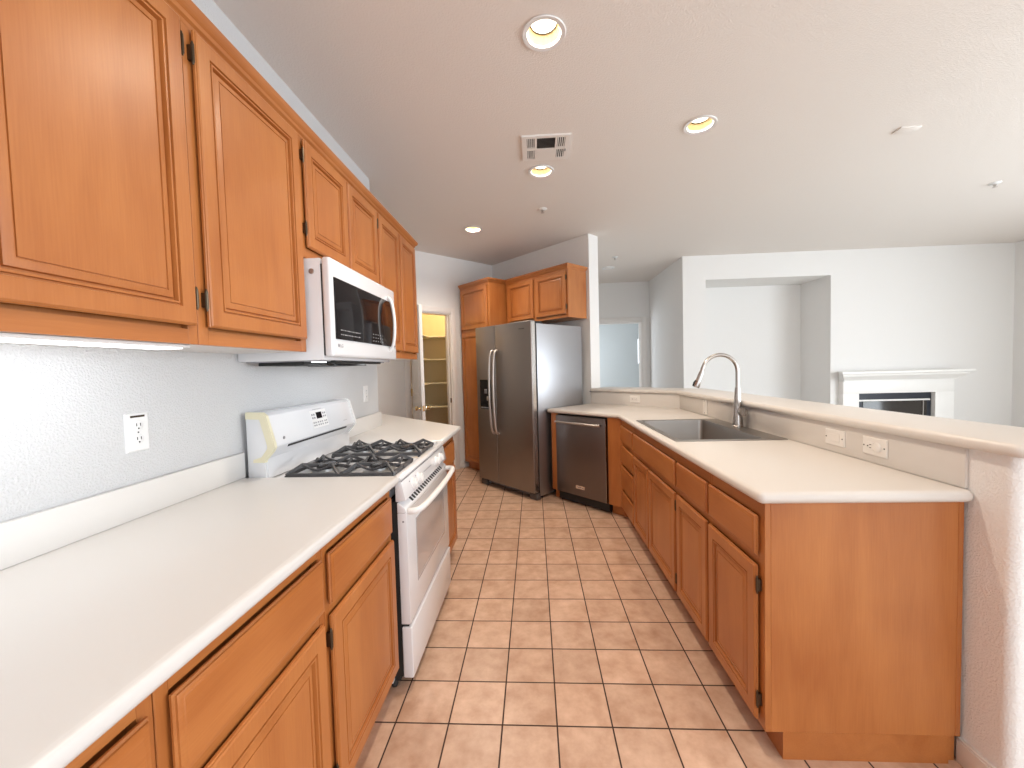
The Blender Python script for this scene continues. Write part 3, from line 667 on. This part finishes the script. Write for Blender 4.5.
for gi, cx in enumerate((0.150, 0.540)):
    gr = thing('burner_grate', ('cast iron burner grate on the range, next to the long counter' if gi == 0 else 'cast iron burner grate on the range, next to the short counter'), 'grate', (-0.535, 1.587, 0), 90, 'grates on the range')
    hx = 0.128; y0, y1 = 0.062, 0.515; zr = ZB+0.015
    def post(a, h=zr): MB().box(a[0]-.0065, a[0]+.0065, a[1]-.0065, a[1]+.0065, ZB+.0002, h).build('foot', m_iron, gr, 0.001, 1)
    for a in ((cx-hx, y0), (cx+hx, y0), (cx-hx, y1), (cx+hx, y1), (cx-hx, .285), (cx+hx, .285)): post(a)
    rim = MB()
    for a, b in (((cx-hx, y0), (cx+hx, y0)), ((cx-hx, y1), (cx+hx, y1)), ((cx-hx, y0), (cx-hx, y1)), ((cx+hx, y0), (cx+hx, y1)), ((cx-hx, .285), (cx+hx, .285))):
        bar(rim, (*a, zr), (*b, zr), 0.012, 0.015)
    rim.build('rim', m_iron, gr)
    for yb in (0.165, 0.405):
        m_ = MB()
        for sx in (-1, 1):
            horn(m_, (cx+sx*0.086, yb, 0), (0, 1, 0), 0.066, zr+.010, zr+.036)
            for sy in (-1, 1):
                bar(m_, (cx+sx*hx, yb+sy*0.112, zr+.002), (cx+sx*0.086, yb+sy*0.066, zr+.034), 0.010, 0.014)
                bar(m_, (cx+sx*0.086, yb+sy*0.066, zr+.034), (cx+sx*0.028, yb+sy*0.028, zr+.020), 0.009, 0.016)
        for sy in (-1, 1):
            horn(m_, (cx, yb+sy*0.082, 0), (1, 0, 0), 0.066, zr+.006, zr+.028)
            bar(m_, (cx, yb+sy*0.112, zr), (cx, yb+sy*0.028, zr+.016), 0.009, 0.015)
        m_.build('burner_support', m_iron, gr, 0.001, 1)

# ------------------------------------------------------------------ outlets on walls
def outlet(label, loc, rz, kind='duplex', tagged=False, horiz=False, mat=None):
    """local x along the wall, local y into the wall"""
    o = thing('outlet', label, 'outlet', loc, rz); mat = mat or m_plate
    W_, H_ = (0.115, 0.072) if horiz else (0.072, 0.117)
    MB().rings(-W_/2, W_/2, -H_/2, H_/2, [(0, 0), (0, 0.003), (0.004, 0.006), (0.006, 0.006)]).build('cover_plate', mat, o)
    m_ = MB(); s_ = MB()
    if kind == 'duplex':
        for d in (-0.021, 0.021):
            x, z = (d, 0) if horiz else (0, d)
            m_.lathe([(0.0165, -0.006), (0.0165, -0.0078), (0.015, -0.0085)], (x, 0, z), 'y', 20)
            if horiz: s_.box(x-0.002, x+0.006, -0.0092, -0.008, 0.004, 0.006); s_.box(x-0.002, x+0.006, -0.0092, -0.008, -0.006, -0.004); s_.box(x-0.009, x-0.006, -0.0092, -0.008, -0.002, 0.002)
            else: s_.box(x-0.007, x-0.005, -0.0092, -0.008, z-0.002, z+0.007); s_.box(x+0.005, x+0.007, -0.0092, -0.008, z-0.002, z+0.007); s_.lathe([(0.0025, -0.0092), (0.0025, -0.008)], (x, 0, z-0.009), 'y', 10)
        s_.lathe([(0.0022, -0.0072), (0.0022, -0.006)], (0, 0, 0), 'y', 10)
    elif kind == 'decor':
        if horiz: m_.box(-0.034, 0.034, -0.0085, -0.006, -0.0165, 0.0165)
        else: m_.box(-0.0165, 0.0165, -0.0085, -0.006, -0.034, 0.034)
        for d in (-0.048, 0.048): 
            x, z = (d, 0) if horiz else (0, d); s_.lathe([(0.003, -0.0072), (0.003, -0.006)], (x, 0, z), 'y', 10)
    elif kind == 'combo':
        m_.box(-0.034, 0.0, -0.0085, -0.006, -0.0165, 0.0165); m_.lathe([(0.019, -0.006), (0.019, -0.010), (0.017, -0.012)], (0.018, 0, 0), 'y', 20)
        s_.box(-0.018, -0.010, -0.0095, -0.008, 0.005, 0.0075); s_.box(-0.018, -0.010, -0.0095, -0.008, -0.0075, -0.005); s_.box(-0.029, -0.024, -0.0095, -0.008, -0.0025, 0.0025)
        for d in (-0.048, 0.048): s_.lathe([(0.003, -0.0072), (0.003, -0.006)], (d, 0, 0), 'y', 10)
    m_.build('receptacle', mat, o, 0.0008, 1); s_.build('slots', m_dark, o)
    if tagged: MB().box(-0.022, 0.022, -0.0073, -0.006, 0.046, 0.052).build('sticker', m_bronze, o)
    return o
outlet('white duplex outlet with a small dark label on the left wall above the long counter', (XL, 1.155, 1.172), 90, tagged=True, mat=m_whitepl)
outlet('white duplex outlet on the left wall between the range and the wall end', (XL, 2.83, 1.18), 90, mat=m_whitepl)
XB = 1.365-0.002
outlet('horizontal outlet with round insert on the peninsula backsplash, nearest the camera', (XB, 1.668, 0.982), -90, 'combo', horiz=True)
outlet('horizontal blank rocker plate on the peninsula backsplash, beside the round-insert outlet', (XB, 1.881, 0.982), -90, 'decor', horiz=True)
outlet('small upright rocker plate on the peninsula backsplash behind the sink, left of the faucet', (XB, 3.26, 0.985), -90, 'decor', horiz=False)
pa = P45(DA-0.0135, 2.21)
outlet('horizontal outlet plate on the backsplash under the pass-through, behind the dishwasher', (pa[0], pa[1], 0.985), -45, 'duplex', horiz=True)

# ------------------------------------------------------------------ peninsula base run (faces -x): local x -> -y
XI = 0.745; DI = 0.612; g = 'base cabinets along the peninsula'
def pen_cab(label, y_far, y_near, doors, drawers, poly=None, stiles=None, rails=None):
    w_ = y_far-y_near; c = thing('base_cabinet', label, 'cabinet', (XI, y_far, 0), -90, g)
    st = stiles or [(0, .02), (w_-.02, w_)]
    face_frame(c, w_, 0.095, 0.875, st, rails or [(0.095, .125), (.65, .69), (.82, .875)])
    if poly is None:
        MB().box(0.001, w_-0.001, 0.02, DI, 0.095, 0.66 if len(doors) == 2 else 0.873).build('carcass', m_wood, c)
        MB().box(0.001, w_-0.001, 0.058, DI, 0, 0.095).build('toe_kick', m_woodh, c)
    else:
        MB().prism([(y_far-y, x-XI) for x, y in poly], 0.095, 0.873).build('carcass', m_wood, c)
        MB().prism([(y_far-y, x-XI) for x, y in offs], 0, 0.095).build('toe_kick', m_woodh, c)
    for d in doors: cab_door(c, *d)
    for d in drawers: cab_drawer(c, *d)
    return c
ZRa, ZRb, ZDa, ZDb = 0.686, 0.822, 0.115, 0.652
cc = pen_cab('maple peninsula cabinet at the near end with the wide plain end panel', 1.735, 1.345, [(.012, .375, ZDa, ZDb, 'R')], [(.012, .375, ZRa, ZRb)], stiles=[(0, .02), (.365, .402)])
pl = MB().box(0.390, 0.402, 0.019, DI+0.003, 0.095, 0.875).build('end_panel', m_wood, cc, 0.001, 1)
MB().box(0.3895, 0.4035, DI-0.012, DI+0.004, 0.095, 0.875).build('edge_strip', m_wood, pl, 0.001, 1)
MB().box(0.39, 0.4015, 0.058, DI-0.03, 0, 0.095).build('toe_panel', m_woodh, cc)
pen_cab('narrow maple peninsula cabinet with drawer over door, second from the near end', 2.123, 1.735, [(.015, .378, ZDa, ZDb, None)], [(.015, .378, ZRa, ZRb)])
pen_cab('wide maple sink cabinet with two doors under the steel sink', 3.022, 2.123, [(.010, .392, ZDa, ZDb, None), (.402, .885, ZDa, ZDb, 'R')], [(.010, .885, ZRa, ZRb)])
yc = 3.469
poly = [(XI+.02, 3.022), (XI+.02, yc-0.002), P45(2.98+.02, 2.07), P45(DA-0.02, 2.07), (1.357, SUM_A-1.357-0.03), (1.357, 3.022)]
offs = [(XI+.058, 3.022), (XI+.058, yc+0.02), P45(2.98+.058, 2.07), P45(DA-0.02, 2.07), (1.357, SUM_A-1.357-0.03), (1.357, 3.022)]
c = pen_cab('maple four-drawer corner cabinet next to the dishwasher', yc, 3.022, [], [(.02, .432, .686, .822), (.02, .432, .505, .652), (.02, .432, .288, .480), (.02, .432, .112, .264)], poly=poly, stiles=[(0, .022), (.43, .447)], rails=[(0.095, .113), (.263, .289), (.479, .506), (.65, .69), (.82, .875)])
a, b = P45(2.98, 2.07), (XI, yc)
MB().prism([(yc-y, x-XI) for x, y in (b, a, P45(3.0, 2.07), (XI+.02, yc-.008))], 0.095, 0.875).build('corner_stile', m_wood, c)
# left filler beside the dishwasher
fl = thing('filler_panel', 'narrow vertical maple panel between refrigerator and dishwasher', 'panel', (*P45(2.98, 2.748), 0), -45)
bx('panel', m_wood, fl, 0, 0.068, 0, 0.60, 0.095, 0.875, 0.001); bx('toe_kick', m_woodh, fl, 0.002, 0.066, 0.05, 0.60, 0, 0.095)

# ------------------------------------------------------------------ dishwasher
dw = thing('dishwasher', 'dark stainless dishwasher with bar handle set in the angled cabinets', 'dishwasher', (*P45(2.962, 2.675), 0), -45)
WD = 0.594
bx('body', m_dark, dw, 0.004, WD+0.004, 0.034, 0.60, 0.02, 0.868); bx('door', m_dw, dw, 0.004, WD-0.004, 0.0, 0.032, 0.10, 0.858, 0.004)
bx('kick_plate', m_dark, dw, 0.0, WD, 0.075, 0.085, 0.0, 0.10)
hb = MB().tube([(0.035, -0.045, 0.800), (WD-0.035, -0.045, 0.800)], 0.0105, 14).build('handle', m_steel, dw)
for x in (0.05, WD-0.05): MB().box(x-0.010, x+0.010, -0.042, 0.0, 0.790, 0.810).build('handle_post', m_dw, hb, 0.002)
MB().rings(0.245, 0.35, 0.170, 0.200, [(0, 0), (0, .002), (.003, .002), (.0035, .001)], 0.0).build('badge', m_bright, dw)
MB().box(0.258, 0.337, -0.0016, -0.001, 0.181, 0.189).build('badge_print', m_grey, dw)
bx('door_edge', m_bright, dw, WD-0.004, WD-0.001, 0.002, 0.030, 0.102, 0.856)

# ------------------------------------------------------------------ peninsula countertop with sink hole
SX0, SX1, SY0, SY1 = 0.760, 1.350, 2.19, 3.05
BX0, BX1, BY0, BY1 = 0.792, 1.240, 2.222, 3.018
ct = thing('countertop', 'cream L-shaped peninsula countertop around the steel sink and over the dishwasher', 'countertop')
p = [(0.715, 1.308), (1.3745, 1.308), (1.3745, SUM_A-1.376-.003), P45(DA-.002, 2.768), P45(2.955, 2.790), (0.715, 2.965/Q-0.715)]
rr = [0.02, 0.02, 0, 0, 0.02, 0.0]
slab('worktop', round_corners(p, rr), 0.875, 0.914, m_counter, holes=[round_corners([(BX0-.008, BY0-.008), (BX1+.008, BY0-.008), (BX1+.008, BY1+.008), (BX0-.008, BY1+.008)], 0.03)], r=0.0175, parent=ct)
th_ = 0.012
bs = MB().box(1.376-th_, 1.3745, 1.335, SUM_A-1.376-.0, 0.914, HWZ-0.001); bs.build('backsplash', m_counter, ct, 0.001)
MB().prism([(1.376-th_, SUM_A-1.376+.0), P45(DA-.001, 2.765), P45(DA-th_, 2.765), (1.376-th_, (DA-th_)/Q-1.376+th_)], 0.914, HWZ-0.001).build('backsplash', m_counter, ct)
# ------------------------------------------------------------------ bar top
bt = thing('bar_top', 'raised cream bar counter capping the peninsula half wall', 'bar counter')
xb0, xb1 = 1.340, 1.700; sb0, sb1 = (DA-0.03)/Q, (DA+0.36)/Q
# notch around the wall end on the left
p = [(xb0, 1.165), (xb1, 1.165), (xb1, sb1-xb1), P45(DA+.36, 2.55), P45(DA+.36, 2.765), P45(DA-.03, 2.765), (xb0, sb0-xb0)]
slab('top', round_corners(p, [0.03, 0.04, 0, 0, 0, 0, 0]), HWZ+0.0005, 1.085, m_counter, r=0.019, parent=bt)
lp = thing('end_bracket', 'tiny dark metal clip at the left end of the bar ledge, by the wall end', 'bracket', (*P45(DA-.031, 2.755), 0), -45)
bx('clip', m_grey, lp, -0.012, 0.012, -0.004, 0.0, 1.045, 1.056, 0.001)

# ------------------------------------------------------------------ sink
sk = thing('sink', 'stainless drop-in single-bowl sink in the peninsula counter', 'sink')
rim_o = round_corners([(SX0, SY0), (SX1, SY0), (SX1, SY1), (SX0, SY1)], 0.012); hole = round_corners([(BX0, BY0), (BX1, BY0), (BX1, BY1), (BX0, BY1)], 0.03)
slab('rim', rim_o, 0.9142, 0.9185, m_sink, holes=[hole], r=0.0018, parent=sk)
m_ = MB(); prof = [(0.0, 0.9150), (0.002, 0.905), (0.006, 0.72), (0.014, 0.705), (0.035, 0.698), (0.20, 0.692)]
vs = []; n = len(hole)
for d, z in prof:
    for q in (hole if d == 0 else [(BX0+d+(x-BX0)*(BX1-BX0-2*d)/(BX1-BX0), BY0+d+(y-BY0)*(BY1-BY0-2*d)/(BY1-BY0)) for x, y in hole]): vs.append((q[0], q[1], z))
fs = [(i*n+k, i*n+(k+1) % n, (i+1)*n+(k+1) % n, (i+1)*n+k) for i in range(len(prof)-1) for k in range(n)] + [list(range((len(prof)-1)*n, len(prof)*n))]
m_.add(vs, fs); o = m_.build('bowl', m_sink, sk); 
MB().lathe([(0.057, 0.6925), (0.055, 0.695), (0.040, 0.694), (0.030, 0.6905)], (1.03, 2.62, 0)).build('drain', m_steel, sk)

# ------------------------------------------------------------------ faucet
fc = thing('faucet', 'brushed nickel pull-down gooseneck faucet standing behind the sink', 'faucet', (1.312, 2.650, 0.9185))
MB().lathe([(0.034, 0), (0.034, 0.006), (0.031, 0.010), (0.0285, 0.05), (0.024, 0.13), (0.019, 0.20), (0.0155, 0.255)]).build('body', m_nickel, fc)
arc = [(0, 0, 0.25), (0, 0, 0.33)]; R = 0.110; cz = 0.358
arc += [(-R+R*math.cos(a), 0, cz+R*1.0*math.sin(a)) for a in [math.radians(d) for d in range(0, 161, 10)]]
ex, ez = arc[-1][0], arc[-1][2]; dx, dz = -math.sin(math.radians(160)), math.cos(math.radians(160))
dx, dz = Vector((dx, 0, dz)).normalized().x, Vector((dx, 0, dz)).normalized().z
arc.append((ex+dx*0.035, 0, ez+dz*0.035))
MB().tube(arc, 0.0125, 16).build('spout', m_nickel, fc)
s0 = Vector(arc[-1]); sd = Vector((dx, 0, dz))
sh = MB().tube([s0, s0+sd*0.02, s0+sd*0.05, s0+sd*0.10, s0+sd*0.108], [0.0138, 0.0155, 0.017, 0.0205, 0.018], 18).build('spray_head', m_nickel, fc)
q = s0+sd*0.065; w2 = sd.cross(Vector((0, 1, 0)))
if w2.x > 0: w2 = -w2
MB().tube([q+w2*0.015, q+w2*0.020+sd*0.018, q+w2*0.021+sd*0.04], [0.006, 0.0075, 0.005], 10).build('spray_button', m_dark, sh)
hv = MB().tube([(0, -0.012, 0.102), (0.005, -0.046, 0.102)], [0.016, 0.017], 16); hv.tube([(0.005, -0.046, 0.102), (0.006, -0.066, 0.102)], [0.028, 0.027], 24)
hv.build('handle_hub', m_nickel, fc)
MB().tube([(0.003, -0.022, 0.112), (-0.004, -0.020, 0.150), (-0.008, -0.014, 0.180)], [0.0075, 0.007, 0.0055], 10).build('lever', m_nickel, fc)

# ------------------------------------------------------------------ refrigerator
fr = thing('refrigerator', 'tall dark stainless side-by-side refrigerator with ice dispenser', 'refrigerator', (*P45(2.767, 3.702), 0), -45)
FW = 0.905; gap = 0.345
bx('body', m_fside, fr, 0.004, FW-0.004, 0.085, 0.80, 0.03, 1.778, 0.006)
bx('body_seam', m_dark, fr, 0.010, FW-0.010, 0.066, 0.086, 0.05, 1.775)
for nm, x0, x1 in (('freezer_door', 0.0, gap-0.003), ('fridge_door', gap+0.003, FW)):
    d = bx(nm, m_fridge, fr, x0, x1, 0.0, 0.066, 0.075, 1.805, 0.008, 3)
    hx = gap-0.035 if x0 == 0 else gap+0.035
    hp = [(hx, 0.0, 0.625), (hx, -0.030, 0.632), (hx, -0.050, 0.70), (hx, -0.062, 0.88), (hx, -0.066, 1.08), (hx, -0.062, 1.28), (hx, -0.050, 1.46), (hx, -0.030, 1.523), (hx, 0.0, 1.530)]
    t_ = MB(); pts = smooth_path(hp); 
    t_.tube(pts, 0.0135, 12); t_.build('handle', m_steel, d)
bx('door_edge_strip', m_bright, fr, FW-0.0012, FW+0.0015, 0.012, 0.056, 0.09, 1.79)
dp = MB().rings(0.065, 0.262, 0.885, 1.215, [(0, 0), (0, .004), (.008, .004), (.012, .001)], 0.0).build('dispenser', m_black, fr)
bx('paddle', m_grey, dp, 0.150, 0.190, -0.010, -0.001, 1.06, 1.11, 0.003); bx('spout', m_steel, dp, 0.190, 0.215, -0.012, -0.001, 0.98, 1.03, 0.004); bx('tray_ledge', m_grey, dp, 0.085, 0.24, -0.012, -0.001, 0.895, 0.905)
bx('kick_grille', m_dark, fr, 0.02, FW-0.02, 0.06, 0.085, 0.03, 0.075)
m_ = MB(); 
for i in range(3): m_.box(0.09, FW-0.09, 0.052, 0.06, 0.036+i*0.012, 0.042+i*0.012)
m_.build('grille_bars', m_grey, fr)
for x0 in (0.0, FW-0.105): bx('foot_cover', m_fcov, fr, x0, x0+0.105, 0.030, 0.085, 0.0, 0.068, 0.006)
for x0 in (0.03, FW-0.13): bx('hinge_cover', m_dark, fr, x0, x0+0.10, 0.055, 0.20, 1.778, 1.803, 0.004)
m_ = MB(); x = 0.735
for L in (.010, .006, .004, .006, .007, .004, .008, .008): m_.box(x, x+L, -0.0008, 0.0, 1.727, 1.733 if L < .008 else 1.735); x += L+0.003
m_.build('brand_mark', m_dark, fr)
for y in (0.15, 0.72):
    for x in (0.06, FW-0.06): MB().lathe([(0.02, 0), (0.02, 0.03)], (x, y, 0)).build('roller', m_dark, fr)

# ------------------------------------------------------------------ tall pantry cabinet and cabinet over the fridge
tc_ = thing('pantry_cabinet', 'tall maple cabinet between the pantry door and the refrigerator', 'cabinet', (*P45(3.075, DBW-0.048), 0), -45)
TW = 0.605
face_frame(tc_, TW, 0.095, 2.399, [(0, .03), (TW-.03, TW)], [(.095, .125), (1.80, 1.845), (2.37, 2.399)])
bx('carcass', m_wood, tc_, 0.001, TW-0.001, 0.02, 0.60, 0.096, 2.3985); bx('toe_kick', m_woodh, tc_, 0.001, TW-0.001, 0.06, 0.60, 0, 0.095)
cab_door(tc_, .028, TW-.028, 1.848, 2.365, None); cab_door(tc_, .028, TW-.028, 0.125, 1.80, None)
fc_ = thing('upper_cabinet', 'two-door maple cabinet mounted above the refrigerator', 'cabinet', (*P45(3.35, 3.802), 0), -45)
UWD = 1.00
face_frame(fc_, UWD, 1.872, 2.399, [(0, .05), (.475, .535), (UWD-.03, UWD)], [(1.872, 1.905), (2.37, 2.399)])
bx('carcass', m_wood, fc_, 0.001, UWD-0.001, 0.02, 0.318, 1.873, 2.3985)
cab_door(fc_, .045, .485, 1.91, 2.365, None); cab_door(fc_, .525, UWD-.022, 1.91, 2.365, 'R')
cm = thing('crown_moulding', 'maple crown moulding stepping around the cabinets by the refrigerator', 'moulding', (*P45(3.075, DBW-0.048), 0), -45)
pr = [(y, z-2.302+2.388) for y, z in CROWN]
crown(cm, 0, TW, pr, ret1=True)
def crown_side(x, y0, y1, name):   # moulding facing +x, running along y
    m_ = MB(); n = len(pr)
    vs = [(x-a, y0+a, z) for a, z in pr] + [(x-a, y1, z) for a, z in pr]
    m_.add(vs, [list(range(n)), list(range(n, 2*n))] + [(i, (i+1) % n, n+(i+1) % n, n+i) for i in range(n)]); return m_.build(name, m_woodh, cm)
crown_side(TW, 0.0, 0.272, 'side_return')
pr2 = [(y+0.275, z) for y, z in pr]; xs = TW + 0.004; xe = TW+UWD+0.012
m_ = MB(); n = len(pr2)
vs = [(xs, y, z) for y, z in pr2] + [(xe-(y-0.275), y, z) for y, z in pr2]
m_.add(vs, [list(range(n)), list(range(n, 2*n))] + [(i, (i+1) % n, n+(i+1) % n, n+i) for i in range(n)]); m_.build('front_run', m_woodh, cm)
crown_side(xe, 0.275, 0.59, 'side_return')

# ------------------------------------------------------------------ ceiling fixtures
lab = ['recessed ceiling light nearest the camera, at the top of the photo', 'recessed ceiling light over the peninsula, right of the others', 'recessed ceiling light just beyond the ceiling vent', 'recessed ceiling light farthest off, near the pantry',
       'recessed ceiling light added unseen over the aisle between long counter and peninsula end', 'recessed ceiling light added unseen over the open floor at the rear of the kitchen', 'recessed ceiling light added unseen by the rear dining window']
for (x, y), lb in zip(cans, lab):
    c = thing('recessed_light', 'round white ' + lb, 'ceiling light', (x, y, ZC), 0, 'recessed lights in the kitchen ceiling')
    MB().lathe([(0.074, 0.0), (0.094, -0.001), (0.097, -0.004), (0.094, -0.008), (0.076, -0.006), (0.072, 0.0), (0.074, 0.0)], cap=False, seg=40).build('trim_ring', m_whitepl, c)
    MB().lathe([(0.0735, -0.004), (0.071, 0.018), (0.056, 0.044)], cap=False, seg=40).build('reflector', m_cone, c)
    MB().lathe([(0.0575, 0.0435), (0.056, 0.050)], seg=40).build('lens', m_lens, c)
    l = bpy.data.lights.new('can_lamp', 'AREA'); l.shape = 'DISK'; l.size = 0.09; l.energy = 23.0 if y > 4 else 11.0 if y > 3 else 10.5 if y > 2 else 19.0 if y > 1.5 else 5.0 if y > 0 else 2.0; l.color = (1.0, 0.86, 0.70); l.spread = math.radians(172)
    o = bpy.data.objects.new('can_lamp', l); COL.objects.link(o); o.location = (x, y, ZC+0.041)
c = thing('recessed_light', 'unlit round ceiling light in the hall beyond the pass-through', 'ceiling light', (1.164, 6.19, ZC))
MB().lathe([(0.075, -0.002), (0.098, -0.001), (0.098, -0.006), (0.078, -0.010), (0.07, -0.004), (0.002, -0.003)], seg=36).build('trim_ring', m_whitepl, c)
MB().lathe([(0.055, -0.004), (0.045, -0.012), (0.004, -0.014)], seg=30).build('lens', m_trim, c)
def sprinkler(label, x, y):
    c = thing('sprinkler_head', label, 'sprinkler', (x, y, ZC), 0, 'fire sprinklers in the ceiling')
    MB().lathe([(0.040, 0), (0.040, -0.004), (0.030, -0.010), (0.014, -0.012)], seg=24).build('escutcheon', m_whitepl, c)
    MB().lathe([(0.010, -0.012), (0.010, -0.024), (0.004, -0.026), (0.004, -0.034), (0.017, -0.035), (0.017, -0.037)], seg=16).build('nozzle', m_steel, c)
sprinkler('small sprinkler head in the kitchen ceiling above the refrigerator area', 0.119, 3.80)
sprinkler('small sprinkler head in the ceiling at the hall entrance', 1.147, 5.59)
sprinkler('small sprinkler head at the far right of the living room ceiling', 4.00, 3.72)
c = thing('ceiling_plate', 'flat white rectangular cover plate on the ceiling between the peninsula and living room', 'cover plate', (2.453, 2.789, ZC))
MB().box(-0.063, 0.063, -0.037, 0.037, -0.009, 0).build('plate', m_ceil, c, 0.002)
for x in (-0.05, 0.05): MB().lathe([(0.0035, -0.009), (0.003, -0.0105)], (x, 0, 0), seg=12).build('screw', m_whitepl, c)
vt = thing('ceiling_vent', 'square white air register in the ceiling with dark louvres', 'vent', (0.117, 2.755, ZC))
hw, hh = 0.158, 0.150
fm = MB(); Zb, Zt = -0.010, 0.0
holes = [(-.125, -.073, .015, .125), (-.125, -.073, -.125, -.010), (.073, .125, .015, .125), (.073, .125, -.125, -.010), (-.060, .060, -.125, .003)]
xs = sorted({-hw, hw, *[v for h_ in holes for v in h_[:2]]}); ys = sorted({-hh, hh, *[v for h_ in holes for v in h_[2:]]})
for i in range(len(xs)-1):
    for j in range(len(ys)-1):
        mx_, my_ = (xs[i]+xs[i+1])/2, (ys[j]+ys[j+1])/2
        if not any(h_[0] < mx_ < h_[1] and h_[2] < my_ < h_[3] for h_ in holes): fm.box(xs[i], xs[i+1], ys[j], ys[j+1], Zb, Zt)
fm.build('frame', m_trim, vt)
bx('dark_backing', m_ventback, vt, -hw+0.01, hw-0.01, -hh+0.01, hh-0.01, -0.002, -0.0002)
for h_ in holes[:4]:
    m_ = MB(); k = 4
    for i in range(k):
        x = h_[0]+(i+.5)*(h_[1]-h_[0])/k; m_.prism([(x-.0035, -.010), (x-.0015, -.010), (x+.004, -.003), (x+.002, -.003)], h_[2], h_[3], 'y')
    m_.build('louvre', m_trim, vt)
m_ = MB()
for i in range(9):
    y = -.125+(i+.5)*.128/9; m_.add([(-.06, y-.006, -.0095), (.06, y-.006, -.0095), (.06, y+.003, -.003), (-.06, y+.003, -.003), (-.06, y-.006, -.0085), (.06, y-.006, -.0085), (.06, y+.003, -.002), (-.06, y+.003, -.002)], [(0, 1, 2, 3), (4, 5, 6, 7), (0, 1, 5, 4), (1, 2, 6, 5), (2, 3, 7, 6), (3, 0, 4, 7)])
m_.build('louvre', m_ventslat, vt)
bx('damper_lever', m_grey, vt, .128, .134, .010, .03, -0.018, -0.010)

# ------------------------------------------------------------------ fireplace
fp = thing('fireplace', 'white mantel fireplace with black firebox on the living room wall', 'fireplace', (0, 0, 0))
MX0, MX1 = 4.045, 5.70
m_ = MB(); prf = [(5.699, 1.165), (5.47, 1.165), (5.465, 1.158), (5.465, 1.140), (5.475, 1.132), (5.500, 1.128), (5.505, 1.108), (5.530, 1.085), (5.560, 1.070), (5.575, 1.050), (5.590, 1.045), (5.590, 1.035), (5.699, 1.035)]
n = len(prf); vs = []
for sgn, X_ in ((1, MX0), (-1, MX1)):
    for y, z in prf: vs.append((X_+sgn*(min(y, 5.59)-5.465)*0.95, y, z))
m_.add(vs, [list(range(n)), list(range(n, 2*n))] + [(i, (i+1) % n, n+(i+1) % n, n+i) for i in range(n)]); m_.build('mantel_shelf', m_whitetrim, fp)
FX0, FX1, OX0, OX1, OZ = 4.165, 5.58, 4.37, 5.345, 0.865
MB().box(FX0, FX1, 5.612, 5.699, OZ+0.0, 1.035).build('frieze', m_whitetrim, fp, 0.002)
for x0, x1 in ((FX0, OX0), (OX1, FX1)): MB().box(x0, x1, 5.612, 5.699, 0, OZ).build('surround_leg', m_whitetrim, fp, 0.002)
MB().box(OX0, OX1, 5.672, 5.699, 0.02, OZ).build('firebox', m_smoke, fp)
MB().box(OX0+0.09, OX1-0.06, 5.664, 5.672, 0.08, 0.755).build('glass_panel', m_fireglass, fp, 0.002)
MB().box(OX0+0.0, OX1-0.04, 5.640, 5.672, 0.755, 0.777)  .build('hood_trim', m_whitetrim, fp, 0.003)  # white paint stands in for the bright reflection on metal trim
MB().box(OX1-0.115, OX1-0.108, 5.655, 5.664, 0.08, 0.75).build('screen_rod', m_steel, fp)
MB().box(OX0-0.1, OX1+0.1, 5.35, 5.612, 0, 0.03).build('hearth', m_counter, fp, 0.003)
